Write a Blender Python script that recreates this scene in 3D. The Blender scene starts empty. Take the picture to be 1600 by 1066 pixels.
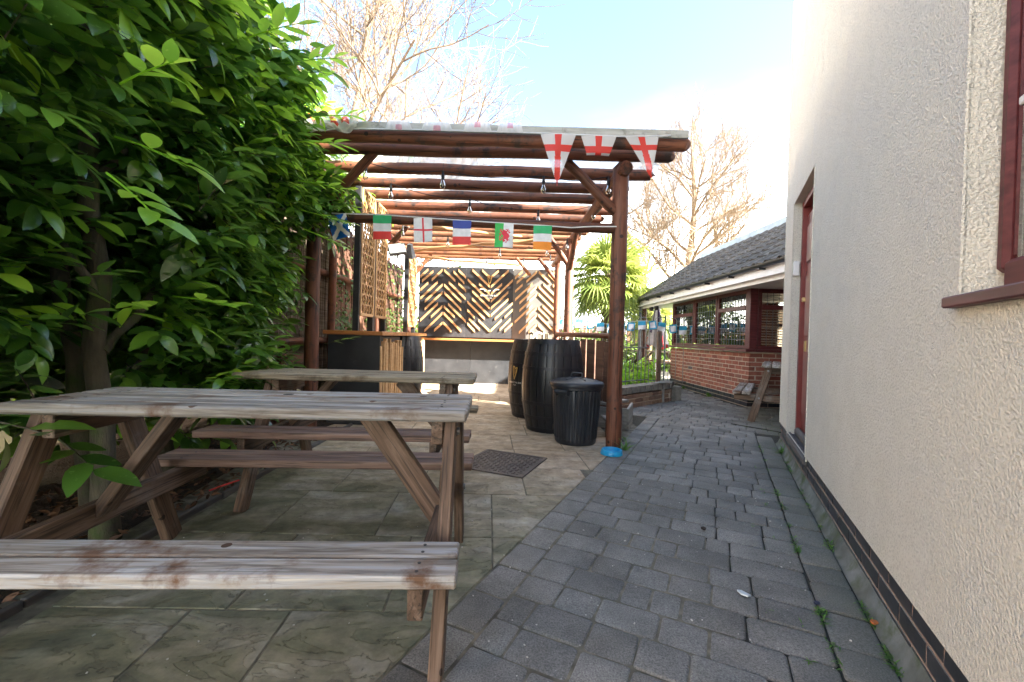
import bpy, bmesh, math, random
import numpy as np
from mathutils import Vector, Matrix, Euler
random.seed(7); RNG = np.random.default_rng(7)
R = math.radians
S = bpy.context.scene
COL = S.collection

# ------------------------------------------------------------------ camera, sky, sun, exposure
cam = bpy.data.cameras.new('camera'); camo = bpy.data.objects.new('camera', cam); COL.objects.link(camo); S.camera = camo
cam.sensor_width = 36; cam.lens = 660 / 1600 * 36; cam.clip_start = 0.02; cam.clip_end = 600
_r = R(1.6); _p = math.atan(6.5 / 660)
F_ = Vector((0, math.cos(_p), -math.sin(_p))); U0 = Vector((1, 0, 0)).cross(F_)
Rv = Vector((1, 0, 0)) * math.cos(_r) + U0 * math.sin(_r)
Uv = Vector((1, 0, 0)) * -math.sin(_r) + U0 * math.cos(_r)
camo.matrix_world = Matrix(((Rv.x, Uv.x, -F_.x, 0), (Rv.y, Uv.y, -F_.y, 0), (Rv.z, Uv.z, -F_.z, 1.08), (0, 0, 0, 1)))
SUN_AZ, SUN_EL = 115, 30
S.view_settings.view_transform = 'Standard'; S.view_settings.look = 'None'
S.view_settings.exposure = 4.85; S.view_settings.gamma = 1.0; S.view_settings.use_curve_mapping = False
w = bpy.data.worlds.new('World'); S.world = w; w.use_nodes = True
nt = w.node_tree; nt.nodes.clear()
sky = nt.nodes.new('ShaderNodeTexSky'); sky.sky_type = 'NISHITA'; sky.sun_disc = False
sky.sun_elevation = R(SUN_EL); sky.sun_rotation = R(SUN_AZ); sky.air_density = .65; sky.dust_density = 1.0; sky.ozone_density = 1.0
tc = nt.nodes.new('ShaderNodeTexCoord'); mp = nt.nodes.new('ShaderNodeMapping'); mp.inputs['Scale'].default_value = (1, 1, 2.6); mp.inputs['Location'].default_value = (3.1, .4, 0)
cn = nt.nodes.new('ShaderNodeTexNoise'); cn.inputs['Scale'].default_value = 1.6; cn.inputs['Detail'].default_value = 7; cn.inputs['Roughness'].default_value = .55
sx = nt.nodes.new('ShaderNodeSeparateXYZ')
hr = nt.nodes.new('ShaderNodeMapRange'); hr.inputs[1].default_value = 0.0; hr.inputs[2].default_value = 0.52; hr.inputs[3].default_value = .50; hr.inputs[4].default_value = -0.20
ad = nt.nodes.new('ShaderNodeMath'); ad.operation = 'ADD'
cr = nt.nodes.new('ShaderNodeMapRange'); cr.interpolation_type = 'SMOOTHSTEP'; cr.inputs[1].default_value = .36; cr.inputs[2].default_value = 1.02; cr.clamp = True
mx = nt.nodes.new('ShaderNodeMix'); mx.data_type = 'RGBA'; mx.inputs[7].default_value = (3.58, 3.56, 3.2, 1)
bg = nt.nodes.new('ShaderNodeBackground'); bg.inputs['Strength'].default_value = .10
wo = nt.nodes.new('ShaderNodeOutputWorld'); L = nt.links.new
L(tc.outputs['Generated'], mp.inputs[0]); L(mp.outputs[0], cn.inputs['Vector']); L(tc.outputs['Generated'], sx.inputs[0])
L(sx.outputs['Z'], hr.inputs[0]); cm = nt.nodes.new('ShaderNodeMapRange'); cm.inputs[3].default_value = .31; cm.inputs[4].default_value = .69; L(cn.outputs['Fac'], cm.inputs[0]); L(hr.outputs[0], ad.inputs[0]); L(cm.outputs[0], ad.inputs[1]); L(ad.outputs[0], cr.inputs[0])
L(cr.outputs[0], mx.inputs[0]); tn = nt.nodes.new('ShaderNodeVectorMath'); tn.operation = 'MULTIPLY'; tn.inputs[1].default_value = (.375, .365, .33); L(sky.outputs[0], tn.inputs[0]); L(tn.outputs[0], mx.inputs[6]); L(mx.outputs[2], bg.inputs[0]); L(bg.outputs[0], wo.inputs[0])
sl = bpy.data.lights.new('sun', 'SUN'); sl.energy = 2.1; sl.angle = R(.6); sl.color = (1, .93, .82)
so = bpy.data.objects.new('sun', sl); COL.objects.link(so)
_sd = Vector((math.sin(R(SUN_AZ)) * math.cos(R(SUN_EL)), math.cos(R(SUN_AZ)) * math.cos(R(SUN_EL)), math.sin(R(SUN_EL))))
so.rotation_euler = _sd.to_track_quat('Z', 'Y').to_euler()
S.cycles.use_denoising = True
S.cycles.max_bounces = 8; S.cycles.transparent_max_bounces = 12

# ------------------------------------------------------------------ object helpers
WM = {}
def setp(o, label=None, cat=None, group=None, kind=None):
    if label: o['label'] = label
    if cat: o['category'] = cat
    if group: o['group'] = group
    if kind: o['kind'] = kind
    return o
def thing(name, label, cat, loc=(0, 0, 0), rz=0, group=None):
    o = bpy.data.objects.new(name, None); COL.objects.link(o); o.empty_display_size = .1
    o.location = loc; o.rotation_euler = (0, 0, rz); WM[o] = Matrix.Translation(loc) @ Matrix.Rotation(rz, 4, 'Z')
    return setp(o, label, cat, group)
def put(name, me, parent=None, mat=None, **k):
    """link mesh as an object; mat is its world matrix"""
    o = bpy.data.objects.new(name, me); COL.objects.link(o)
    mat = mat if mat is not None else Matrix.Identity(4)
    if parent is not None:
        o.parent = parent; o.matrix_basis = WM[parent].inverted() @ mat
    else: o.matrix_basis = mat
    WM[o] = mat.copy()
    return setp(o, **k)
def copy_tree(o, parent=None):
    c = o.copy(); COL.objects.link(c)
    if parent: c.parent = parent
    for ch in list(o.children): copy_tree(ch, c)
    return c
class MB:
    def __init__(s): s.v = []; s.f = []; s.m = []
    def add(s, vs, fs, mi=0):
        b = len(s.v); s.v.extend([tuple(x) for x in vs]); s.f.extend([tuple(b + i for i in f) for f in fs]); s.m.extend([mi] * len(fs)); return s
    def box(s, c, d, bev=0.0, rot=None, mi=0, jit=0):
        hx, hy, hz = d[0] / 2, d[1] / 2, d[2] / 2; b = min(bev, hx * .9, hy * .9, hz * .9)
        vs = []; idx = {}
        sg = [(x, y, z) for x in (-1, 1) for y in (-1, 1) for z in (-1, 1)]
        if b <= 0:
            for q in sg: idx[q] = len(vs); vs.append(Vector((q[0] * hx, q[1] * hy, q[2] * hz)))
            g = lambda *q: idx[q]
            fs = [(g(1,-1,-1),g(1,1,-1),g(1,1,1),g(1,-1,1)), (g(-1,1,-1),g(-1,-1,-1),g(-1,-1,1),g(-1,1,1)),
                  (g(1,1,-1),g(-1,1,-1),g(-1,1,1),g(1,1,1)), (g(-1,-1,-1),g(1,-1,-1),g(1,-1,1),g(-1,-1,1)),
                  (g(-1,-1,1),g(1,-1,1),g(1,1,1),g(-1,1,1)), (g(-1,1,-1),g(1,1,-1),g(1,-1,-1),g(-1,-1,-1))]
        else:
            for q in sg:
                j = Vector((random.uniform(-jit, jit), random.uniform(-jit, jit), random.uniform(-jit, jit) * .4)) if jit else Vector((0, 0, 0))
                for a in range(3):
                    p = Vector((q[0] * (hx - b), q[1] * (hy - b), q[2] * (hz - b))); p[a] = q[a] * (hx, hy, hz)[a]
                    idx[q + (a,)] = len(vs); vs.append(p + j)
            fs = []
            def o(f, n):
                a = (vs[f[1]] - vs[f[0]]).cross(vs[f[2]] - vs[f[1]])
                return f if a.dot(n) > 0 else tuple(reversed(f))
            for a in range(3):
                b1, b2 = (a + 1) % 3, (a + 2) % 3
                for s_ in (-1, 1):
                    cyc = []
                    for p1, p2 in ((-1, -1), (1, -1), (1, 1), (-1, 1)):
                        q = [0, 0, 0]; q[a] = s_; q[b1] = p1; q[b2] = p2; cyc.append(idx[tuple(q) + (a,)])
                    n = Vector((0, 0, 0)); n[a] = s_; fs.append(o(tuple(cyc), n))
                for p1 in (-1, 1):
                    for p2 in (-1, 1):
                        q0 = [0, 0, 0]; q0[a] = -1; q0[b1] = p1; q0[b2] = p2; q1 = list(q0); q1[a] = 1
                        n = Vector((0, 0, 0)); n[b1] = p1; n[b2] = p2
                        fs.append(o((idx[tuple(q0) + (b1,)], idx[tuple(q1) + (b1,)], idx[tuple(q1) + (b2,)], idx[tuple(q0) + (b2,)]), n))
            for q in sg: fs.append(o((idx[q + (0,)], idx[q + (1,)], idx[q + (2,)]), Vector(q)))
        c = Vector(c)
        if rot is not None: vs = [rot @ v + c for v in vs]
        else: vs = [v + c for v in vs]
        return s.add(vs, fs, mi)
    def tube(s, pts, rad, n=8, mi=0, caps=True, wob=0):
        pts = [Vector(p) for p in pts]; rr = rad if hasattr(rad, '__len__') else [rad] * len(pts)
        vs = []; fs = []; ref = None
        for i, p in enumerate(pts):
            d = (pts[min(i + 1, len(pts) - 1)] - pts[max(i - 1, 0)]).normalized()
            if ref is None: ref = d.orthogonal().normalized()
            ref = (ref - d * ref.dot(d)).normalized(); b = d.cross(ref)
            for k in range(n):
                a = 2 * math.pi * k / n; q = rr[i] * (1 + (random.uniform(-wob, wob) if wob else 0))
                vs.append(p + (ref * math.cos(a) + b * math.sin(a)) * q)
        for i in range(len(pts) - 1):
            for k in range(n): fs.append((i*n+k, i*n+(k+1) % n, (i+1)*n+(k+1) % n, (i+1)*n+k))
        if caps: fs.append(tuple(reversed(range(n)))); fs.append(tuple((len(pts)-1)*n+k for k in range(n)))
        return s.add(vs, fs, mi)
    def lathe(s, prof, n=32, c=(0, 0, 0), mi=0, rf=None):
        vs = []; fs = []
        for i, (r, z) in enumerate(prof):
            for k in range(n):
                a = 2 * math.pi * k / n; q = r * (rf(a, z) if rf else 1)
                vs.append((c[0] + q * math.cos(a), c[1] + q * math.sin(a), c[2] + z))
        for i in range(len(prof) - 1):
            for k in range(n): fs.append((i*n+k, i*n+(k+1) % n, (i+1)*n+(k+1) % n, (i+1)*n+k))
        return s.add(vs, fs, mi)
    def prism(s, poly, z0, z1, mi=0):
        n = len(poly); vs = [(x, y, z0) for x, y in poly] + [(x, y, z1) for x, y in poly]
        fs = [tuple(reversed(range(n))), tuple(range(n, 2 * n))] + [(i, (i+1) % n, n+(i+1) % n, n+i) for i in range(n)]
        return s.add(vs, fs, mi)
    def mesh(s, name, mats, smooth=None):
        me = bpy.data.meshes.new(name); me.from_pydata(s.v, [], s.f)
        for m in (mats if isinstance(mats, (list, tuple)) else [mats]): me.materials.append(m)
        if any(s.m): me.polygons.foreach_set('material_index', s.m)
        if smooth is not None:
            me.polygons.foreach_set('use_smooth', [True] * len(me.polygons)); me.update(); me.set_sharp_from_angle(angle=R(smooth))
        me.update(); return me
def axis(p0, p1, up=(0, 0, 1)):
    p0, p1 = Vector(p0), Vector(p1); x = (p1 - p0).normalized(); z = Vector(up)
    if abs(x.dot(z)) > .98: z = Vector((0, 1, 0))
    y = z.cross(x).normalized(); z = x.cross(y)
    return Matrix(((x.x, y.x, z.x, (p0.x+p1.x)/2), (x.y, y.y, z.y, (p0.y+p1.y)/2), (x.z, y.z, z.z, (p0.z+p1.z)/2), (0, 0, 0, 1))), (p1 - p0).length
def beam(name, p0, p1, wy, tz, mat, parent=None, base=None, up=(0, 0, 1), bev=.004, **k):
    """sawn timber with its local x along the grain; wy across, tz along 'up'"""
    M, l = axis(p0, p1, up); me = MB().box((0, 0, 0), (l, wy, tz), bev).mesh(name, mat)
    return put(name, me, parent, (base @ M) if base is not None else M, **k)
def log(name, p0, p1, r, mat, parent=None, base=None, n=14, bend=.004, **k):
    M, l = axis(p0, p1); segs = max(3, int(l / .35)); pts = []; rr = []
    for i in range(segs + 1):
        t = i / segs; pts.append((-l/2 + l*t, random.uniform(-bend, bend), random.uniform(-bend, bend))); rr.append(r * random.uniform(.95, 1.04))
    m = MB(); m.tube([(pts[0][0] - .001, 0, 0)] + pts + [(pts[-1][0] + .001, 0, 0)], [r * .93] + rr + [r * .93], n)
    return put(name, m.mesh(name, mat, 40), parent, (base @ M) if base is not None else M, **k)
def np_mesh(name, V, Fq, mats, smooth=False, mi=None):
    me = bpy.data.meshes.new(name); nf, k = Fq.shape
    me.vertices.add(len(V)); me.vertices.foreach_set('co', V.astype(np.float32).ravel())
    me.loops.add(nf * k); me.loops.foreach_set('vertex_index', Fq.astype(np.int32).ravel())
    me.polygons.add(nf); me.polygons.foreach_set('loop_start', np.arange(0, nf*k, k, dtype=np.int32)); me.polygons.foreach_set('loop_total', np.full(nf, k, dtype=np.int32))
    for m in (mats if isinstance(mats, (list, tuple)) else [mats]): me.materials.append(m)
    if mi is not None: me.polygons.foreach_set('material_index', mi.astype(np.int32))
    if smooth: me.polygons.foreach_set('use_smooth', np.ones(nf, bool))
    me.update(calc_edges=True); return me

# ------------------------------------------------------------------ materials
def newmat(name):
    m = bpy.data.materials.new(name); m.use_nodes = True; return m, m.node_tree, m.node_tree.nodes['Principled BSDF'], m.node_tree.nodes['Material Output']
def ramp(nt, stops):
    r = nt.nodes.new('ShaderNodeValToRGB'); e = r.color_ramp.elements
    while len(e) < len(stops): e.new(.5)
    for el, (p, c) in zip(e, stops): el.position = p; el.color = (*c, 1)
    return r
def mat(name, stops, scale=(6, 6, 6), det=5, rough=.6, bump=.3, bscale=None, bdist=.004, metal=0, rnd=.12, dist=0.0, world=False,
        dirt=None, spec=.5, nrough=.55, coat=0, rvar=0, specks=None, cracks=None):
    """layered noise; the coordinates are the object's own, shifted at random per object"""
    m, nt, bs, out = newmat(name); N = nt.nodes.new; L = nt.links.new
    tc = N('ShaderNodeTexCoord'); oi = N('ShaderNodeObjectInfo'); ge = N('ShaderNodeNewGeometry')
    if world: co = ge.outputs['Position']
    else:
        ml = N('ShaderNodeMath'); ml.operation = 'MULTIPLY'; ml.inputs[1].default_value = 37
        va = N('ShaderNodeVectorMath'); L(oi.outputs['Random'], ml.inputs[0]); L(tc.outputs['Object'], va.inputs[0]); L(ml.outputs[0], va.inputs[1]); co = va.outputs[0]
    mp = N('ShaderNodeMapping'); mp.inputs['Scale'].default_value = scale; L(co, mp.inputs[0])
    n1 = N('ShaderNodeTexNoise'); n1.inputs['Scale'].default_value = 1; n1.inputs['Detail'].default_value = det; n1.inputs['Roughness'].default_value = nrough; n1.inputs['Distortion'].default_value = dist
    L(mp.outputs[0], n1.inputs['Vector']); rp = ramp(nt, stops); L(n1.outputs['Fac'], rp.inputs[0]); col = rp.outputs[0]
    if dirt:   # (colour, scale, low, high)
        n2 = N('ShaderNodeTexNoise'); n2.inputs['Scale'].default_value = dirt[1]; n2.inputs['Detail'].default_value = 6; n2.inputs['Roughness'].default_value = .65; L(co, n2.inputs['Vector'])
        mr = N('ShaderNodeMapRange'); mr.inputs[1].default_value = dirt[2]; mr.inputs[2].default_value = dirt[3]; mr.clamp = True; L(n2.outputs['Fac'], mr.inputs[0])
        mx = N('ShaderNodeMix'); mx.data_type = 'RGBA'; mx.inputs[7].default_value = (*dirt[0], 1); L(mr.outputs[0], mx.inputs[0]); L(col, mx.inputs[6]); col = mx.outputs[2]
    if specks:  # (colour, scale, threshold)
        vn = N('ShaderNodeTexVoronoi'); vn.inputs['Scale'].default_value = specks[1]; L(co, vn.inputs['Vector'])
        lt = N('ShaderNodeMath'); lt.operation = 'LESS_THAN'; lt.inputs[1].default_value = specks[2]; L(vn.outputs['Distance'], lt.inputs[0])
        mx = N('ShaderNodeMix'); mx.data_type = 'RGBA'; mx.inputs[7].default_value = (*specks[0], 1); L(lt.outputs[0], mx.inputs[0]); L(col, mx.inputs[6]); col = mx.outputs[2]
    if cracks:  # fine dark checks along the grain: (scale, low, strength)
        m5 = N('ShaderNodeMapping'); m5.inputs['Scale'].default_value = cracks[0]; L(co, m5.inputs[0]); n5 = N('ShaderNodeTexNoise'); n5.inputs['Scale'].default_value = 1; n5.inputs['Detail'].default_value = 4; n5.inputs['Roughness'].default_value = .6; L(m5.outputs[0], n5.inputs['Vector'])
        r5 = N('ShaderNodeMapRange'); r5.inputs[1].default_value = cracks[1]; r5.inputs[2].default_value = cracks[1] + .09; r5.inputs[3].default_value = 1 - cracks[2]; r5.inputs[4].default_value = 1; r5.clamp = True; L(n5.outputs['Fac'], r5.inputs[0])
        s5 = N('ShaderNodeVectorMath'); s5.operation = 'SCALE'; L(col, s5.inputs[0]); L(r5.outputs[0], s5.inputs['Scale']); col = s5.outputs[0]
    if rnd:
        hv = N('ShaderNodeHueSaturation'); mr = N('ShaderNodeMapRange'); mr.inputs[3].default_value = 1 - rnd; mr.inputs[4].default_value = 1 + rnd
        L(oi.outputs['Random'], mr.inputs[0]); L(mr.outputs[0], hv.inputs['Value']); L(col, hv.inputs['Color']); col = hv.outputs[0]
    L(col, bs.inputs['Base Color']); bs.inputs['Roughness'].default_value = rough; bs.inputs['Metallic'].default_value = metal
    bs.inputs['Specular IOR Level'].default_value = spec; bs.inputs['Coat Weight'].default_value = coat
    if rvar:
        mr = N('ShaderNodeMapRange'); mr.inputs[3].default_value = rough - rvar; mr.inputs[4].default_value = rough + rvar; L(n1.outputs['Fac'], mr.inputs[0]); L(mr.outputs[0], bs.inputs['Roughness'])
    if bump:
        m2 = N('ShaderNodeMapping'); m2.inputs['Scale'].default_value = bscale or tuple(2 * a for a in scale); L(co, m2.inputs[0])
        n3 = N('ShaderNodeTexNoise'); n3.inputs['Scale'].default_value = 1; n3.inputs['Detail'].default_value = 6; n3.inputs['Roughness'].default_value = .6; L(m2.outputs[0], n3.inputs['Vector'])
        bp = N('ShaderNodeBump'); bp.inputs['Strength'].default_value = bump; bp.inputs['Distance'].default_value = bdist; L(n3.outputs['Fac'], bp.inputs['Height']); L(bp.outputs[0], bs.inputs['Normal'])
    return m
def plain(name, c, rough=.5, metal=0, rnd=0, bump=0): return mat(name, [(.3, tuple(x*.86 for x in c)), (.7, tuple(min(1, x*1.1) for x in c))], (14, 14, 14), 3, rough, bump, metal=metal, rnd=rnd)

M_old = mat('weathered wood', [(.25, (.07, .055, .045)), (.42, (.20, .17, .14)), (.52, (.32, .29, .255)), (.60, (.34, .34, .345)), (.72, (.56, .515, .43))], (1.8, 30, 30), 8, .8, .7, (3, 90, 90), .003, rnd=.2, dist=.8, nrough=.6, dirt=((.13, .07, .04), 4.5, .54, .66), cracks=((3.5, 110, 110), .36, .4), specks=((.07, .035, .02), 5.5, .085))
M_old2 = mat('pale planed wood', [(.2, (.11, .085, .055)), (.5, (.27, .225, .16)), (.8, (.42, .37, .29))], (1.8, 36, 36), 8, .8, .8, (3, 100, 100), .004, rnd=.1, dist=.8, nrough=.65, dirt=((.10, .07, .04), 4, .55, .7), cracks=((3, 110, 110), .38, .6))
M_leg = mat('brown leg wood', [(.25, (.042, .025, .016)), (.5, (.12, .072, .045)), (.75, (.24, .165, .12))], (1.8, 22, 22), 6, .7, .5, (2, 60, 60), .003, rnd=.25, dist=1.2, nrough=.62, dirt=((.20, .17, .145), 3, .55, .7), specks=((.03, .016, .01), 6, .09), cracks=((3, 90, 90), .38, .6))
M_mahog = mat('reddish bench wood', [(.2, (.07, .04, .03)), (.5, (.20, .12, .09)), (.8, (.34, .24, .19))], (1.8, 36, 36), 8, .7, .7, (3, 90, 90), .003, rnd=.1, dist=.8, nrough=.62, cracks=((3, 100, 100), .38, .6))
M_stain = mat('red stained log', [(.25, (.075, .024, .013)), (.5, (.155, .052, .026)), (.78, (.26, .105, .055))], (1.3, 11, 11), 6, .6, .5, (2, 40, 40), .004, rnd=.22, dist=.7, nrough=.65, dirt=((.05, .028, .022), 5, .54, .64), specks=((.035, .015, .01), 6, .12), cracks=((2.2, 55, 55), .36, .75))
M_log2 = mat('warm log', [(.25, (.14, .055, .028)), (.5, (.27, .115, .055)), (.78, (.40, .2, .10))], (1.3, 11, 11), 6, .65, .5, (2, 40, 40), .004, rnd=.2, dist=.7, nrough=.65, dirt=((.09, .045, .03), 6, .55, .68), cracks=((2.2, 55, 55), .36, .6))
M_pine = mat('new pine', [(.25, (.42, .22, .09)), (.5, (.56, .33, .15)), (.8, (.68, .45, .24))], (1.5, 30, 30), 5, .55, .3, (2, 60, 60), .002, rnd=.14, dist=.5)
M_top = mat('varnished orange timber', [(.25, (.27, .09, .025)), (.5, (.45, .18, .055)), (.8, (.58, .29, .11))], (1.4, 16, 16), 5, .35, .2, rnd=.1, dist=.9)
M_fence = mat('old fence board', [(.25, (.05, .024, .016)), (.5, (.13, .06, .036)), (.8, (.21, .12, .08))], (1.4, 18, 18), 6, .8, .6, (2, 50, 50), .004, rnd=.3, dist=.5)
M_reed = mat('reed screen', [(.25, (.08, .055, .04)), (.5, (.2, .15, .11)), (.8, (.31, .25, .19))], (2, 2, 60), 5, .8, .5, rnd=.1)
M_black = mat('black painted board', [(.3, (.020, .022, .026)), (.7, (.038, .04, .045))], (5, 5, 5), 6, .5, .25, rnd=.05, dirt=((.075, .075, .075), 9, .62, .8), rvar=.12)
M_blackw = mat('black stained oak', [(.3, (.008, .008, .010)), (.7, (.025, .025, .029))], (14, 14, 2), 6, .38, .5, (40, 40, 4), .003, rnd=.1, rvar=.1, dirt=((.06, .06, .06), 7, .66, .8))
M_plastic = mat('black bin plastic', [(.3, (.012, .014, .019)), (.7, (.026, .03, .038))], (8, 8, 8), 6, .42, .2, (90, 90, 90), .001, rnd=0, rvar=.12, dirt=((.10, .10, .10), 14, .66, .8))
M_blk = plain('black plastic', (.02, .02, .022), .45)
M_metal = mat('dull galvanised steel', [(.3, (.16, .17, .18)), (.7, (.3, .31, .32))], (20, 20, 20), 4, .45, .1, metal=.8, rnd=.1)
M_grille = plain('dark steel hoop', (.035, .035, .04), .4, .6)
M_blue = plain('turquoise plastic', (.02, .33, .62), .3)
M_red = plain('flag red', (.78, .055, .045), .6); M_dred = plain('flag crimson', (.72, .03, .055), .6)
M_white = plain('flag white', (.80, .80, .80), .6); M_bluef = plain('flag blue', (.04, .07, .36), .6); M_sblue = plain('saltire blue', (.0, .13, .52), .6)
M_grn = plain('flag green', (.03, .42, .15), .6); M_lgrn = plain('dragon field green', (.05, .5, .10), .6); M_orng = plain('flag orange', (.95, .3, .03), .6)
M_cyan = plain('bunting blue', (.03, .34, .55), .6); M_cord = plain('black cable', (.012, .012, .014), .5); M_wcord = plain('white ribbon', (.75, .74, .72), .7)
M_upvc = mat('rosewood window frame', [(.3, (.06, .012, .014)), (.7, (.125, .03, .032))], (3, 40, 40), 4, .48, .15, rnd=.05, dist=.3, spec=.35)
M_door = mat('dark red painted door', [(.3, (.14, .014, .014)), (.7, (.21, .028, .024))], (8, 8, 8), 4, .38, .15, rnd=.06)
M_brass = plain('tarnished brass', (.45, .33, .16), .4, .9)
M_fascia = mat('white fascia board', [(.3, (.66, .66, .66)), (.7, (.78, .78, .78))], (2, 9, 9), 4, .35, .05, rnd=0, dirt=((.5, .5, .47), 3, .6, .8))
M_gutter = plain('black gutter', (.02, .02, .023), .4)
M_lead = mat('blue grey lead flashing', [(.3, (.19, .25, .32)), (.7, (.33, .40, .48))], (4, 4, 4), 5, .45, .3, rnd=.05)
M_tile = mat('grey brown concrete tile', [(.25, (.055, .048, .040)), (.5, (.10, .09, .075)), (.8, (.18, .165, .14))], (9, 9, 9), 7, .9, .6, (50, 50, 50), .004, rnd=.25, dirt=((.27, .27, .24), 16, .60, .70))
M_brick = mat('red brick', [(.25, (.15, .04, .022)), (.5, (.29, .085, .042)), (.8, (.40, .15, .08))], (12, 12, 12), 6, .85, .6, (70, 70, 70), .003, rnd=.3)
M_mortar = mat('sand mortar', [(.3, (.36, .29, .22)), (.7, (.50, .42, .33))], (30, 30, 30), 5, .95, .5, rnd=0, bdist=.003)
M_engb = mat('blue engineering brick', [(.3, (.012, .014, .02)), (.7, (.035, .037, .046))], (9, 9, 9), 5, .35, .3, rnd=.2, rvar=.1)
M_pmort = mat('pink plinth mortar', [(.3, (.23, .16, .13)), (.7, (.34, .25, .2))], (30, 30, 30), 5, .95, .5, rnd=0)
M_soil = mat('dark soil', [(.3, (.012, .008, .006)), (.55, (.035, .022, .015)), (.8, (.07, .045, .03))], (30, 30, 30), 8, .95, 1, (60, 60, 60), .02, rnd=0)
M_joint = mat('mossy joint sand', [(.3, (.016, .015, .013)), (.58, (.036, .034, .026)), (.70, (.045, .07, .02))], (22, 22, 22), 7, .95, .8, (90, 90, 90), .01, rnd=0, world=True)
M_far = mat('rough ground', [(.3, (.05, .06, .03)), (.6, (.09, .10, .05))], (2, 2, 2), 6, .95, .5, rnd=0, world=True)
M_pointing = mat('sandy patio pointing', [(.3, (.06, .056, .042)), (.5, (.13, .12, .09)), (.7, (.24, .21, .16))], (12, 12, 12), 7, .95, .6, rnd=0, world=True)
M_conc = mat('mossy concrete', [(.25, (.055, .06, .045)), (.5, (.12, .13, .115)), (.8, (.22, .235, .23))], (7, 7, 7), 8, .9, .5, (60, 60, 60), .004, rnd=0, world=True, dirt=((.06, .08, .03), 5, .5, .66))
M_edge = mat('grey edging board', [(.3, (.05, .045, .042)), (.7, (.13, .12, .115))], (2, 20, 20), 6, .8, .5, rnd=.1)
M_iron = mat('worn cast iron', [(.3, (.05, .042, .04)), (.7, (.12, .105, .10))], (14, 14, 14), 6, .6, .4, metal=.3, rnd=0, dirt=((.17, .14, .12), 6, .5, .7))
M_bark = mat('grey laurel bark', [(.25, (.03, .025, .018)), (.5, (.075, .065, .045)), (.8, (.13, .12, .08))], (14, 14, 5), 7, .9, .8, (60, 60, 18), .01, rnd=.1, dirt=((.05, .075, .02), 5, .5, .66))
M_bare = mat('pale twig bark', [(.25, (.09, .06, .04)), (.5, (.18, .13, .09)), (.8, (.30, .24, .17))], (8, 8, 2), 5, .9, .3, rnd=.1)
M_bare2 = mat('far tree bark', [(.25, (.12, .08, .05)), (.5, (.24, .17, .11)), (.8, (.36, .28, .2))], (3, 3, 1), 5, .9, .3, rnd=.1)
M_palmt = mat('palm fibre', [(.25, (.06, .04, .02)), (.6, (.18, .13, .07))], (20, 20, 6), 6, .95, 1, rnd=0, bdist=.02)
M_render_far = mat('peach render', [(.3, (.5, .36, .27)), (.7, (.62, .47, .37))], (3, 3, 3), 4, .9, .2, rnd=0)
M_litter = mat('dead leaves', [(.3, (.045, .02, .01)), (.55, (.14, .06, .025)), (.8, (.25, .13, .06))], (50, 50, 50), 3, .8, .3, rnd=.3)
M_blind = plain('white blind slat', (.72, .72, .68), .5)
M_dark = plain('dark interior', (.02, .02, .02), .9)
M_steelg = plain('grey paint', (.12, .14, .16), .5, .2)
M_deck = mat('grey deck timber', [(.3, (.13, .13, .12)), (.7, (.27, .27, .25))], (2, 20, 20), 6, .8, .5, rnd=.15)

def leafmat(name, dark, light, rough=.3, trans=.25, coat=0):
    m, nt, bs, out = newmat(name); N = nt.nodes.new; L = nt.links.new
    ge = N('ShaderNodeNewGeometry'); rp = ramp(nt, [(0, dark), (.72, tuple((a+b)/2 for a, b in zip(dark, light))), (1, light)])
    oi = N('ShaderNodeObjectInfo'); ad = N('ShaderNodeMath'); ad.operation = 'ADD'; fr = N('ShaderNodeMath'); fr.operation = 'FRACT'
    L(ge.outputs['Random Per Island'], ad.inputs[0]); L(oi.outputs['Random'], ad.inputs[1]); L(ad.outputs[0], fr.inputs[0]); L(fr.outputs[0], rp.inputs[0])
    n = N('ShaderNodeTexNoise'); n.inputs['Scale'].default_value = 45; n.inputs['Detail'].default_value = 4; L(ge.outputs['Position'], n.inputs['Vector'])
    mr = N('ShaderNodeMapRange'); mr.inputs[1].default_value = .62; mr.inputs[2].default_value = .75; mr.clamp = True; L(n.outputs['Fac'], mr.inputs[0])
    mx = N('ShaderNodeMix'); mx.data_type = 'RGBA'; mx.inputs[7].default_value = (*[a * .8 + .03 for a in light], 1); L(mr.outputs[0], mx.inputs[0]); L(rp.outputs[0], mx.inputs[6])
    L(mx.outputs[2], bs.inputs['Base Color']); bs.inputs['Roughness'].default_value = rough; bs.inputs['Coat Weight'].default_value = coat; bs.inputs['Coat Roughness'].default_value = .14
    bp = N('ShaderNodeBump'); bp.inputs['Strength'].default_value = .35; bp.inputs['Distance'].default_value = .004; L(n.outputs['Fac'], bp.inputs['Height']); L(bp.outputs[0], bs.inputs['Normal'])
    tr = N('ShaderNodeBsdfTranslucent'); hs = N('ShaderNodeHueSaturation'); hs.inputs['Value'].default_value = 2.0; hs.inputs['Hue'].default_value = .475
    L(mx.outputs[2], hs.inputs['Color']); L(hs.outputs[0], tr.inputs[0]); ms = N('ShaderNodeMixShader'); ms.inputs[0].default_value = trans
    L(bs.outputs[0], ms.inputs[1]); L(tr.outputs[0], ms.inputs[2]); L(ms.outputs[0], out.inputs[0]); return m
M_leaf = leafmat('laurel leaf', (.03, .10, .016), (.15, .33, .04), .3, .36, .7)
M_leafy = leafmat('young laurel leaf', (.15, .36, .03), (.30, .52, .05), .32, .45, .4)
M_shrub = leafmat('garden shrub leaf', (.05, .11, .02), (.16, .25, .04), .5, .35)
M_palm = leafmat('palm blade', (.10, .15, .03), (.30, .36, .09), .45, .35)
M_ivy = leafmat('ivy leaf', (.03, .08, .015), (.12, .2, .04), .4, .3)
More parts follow.
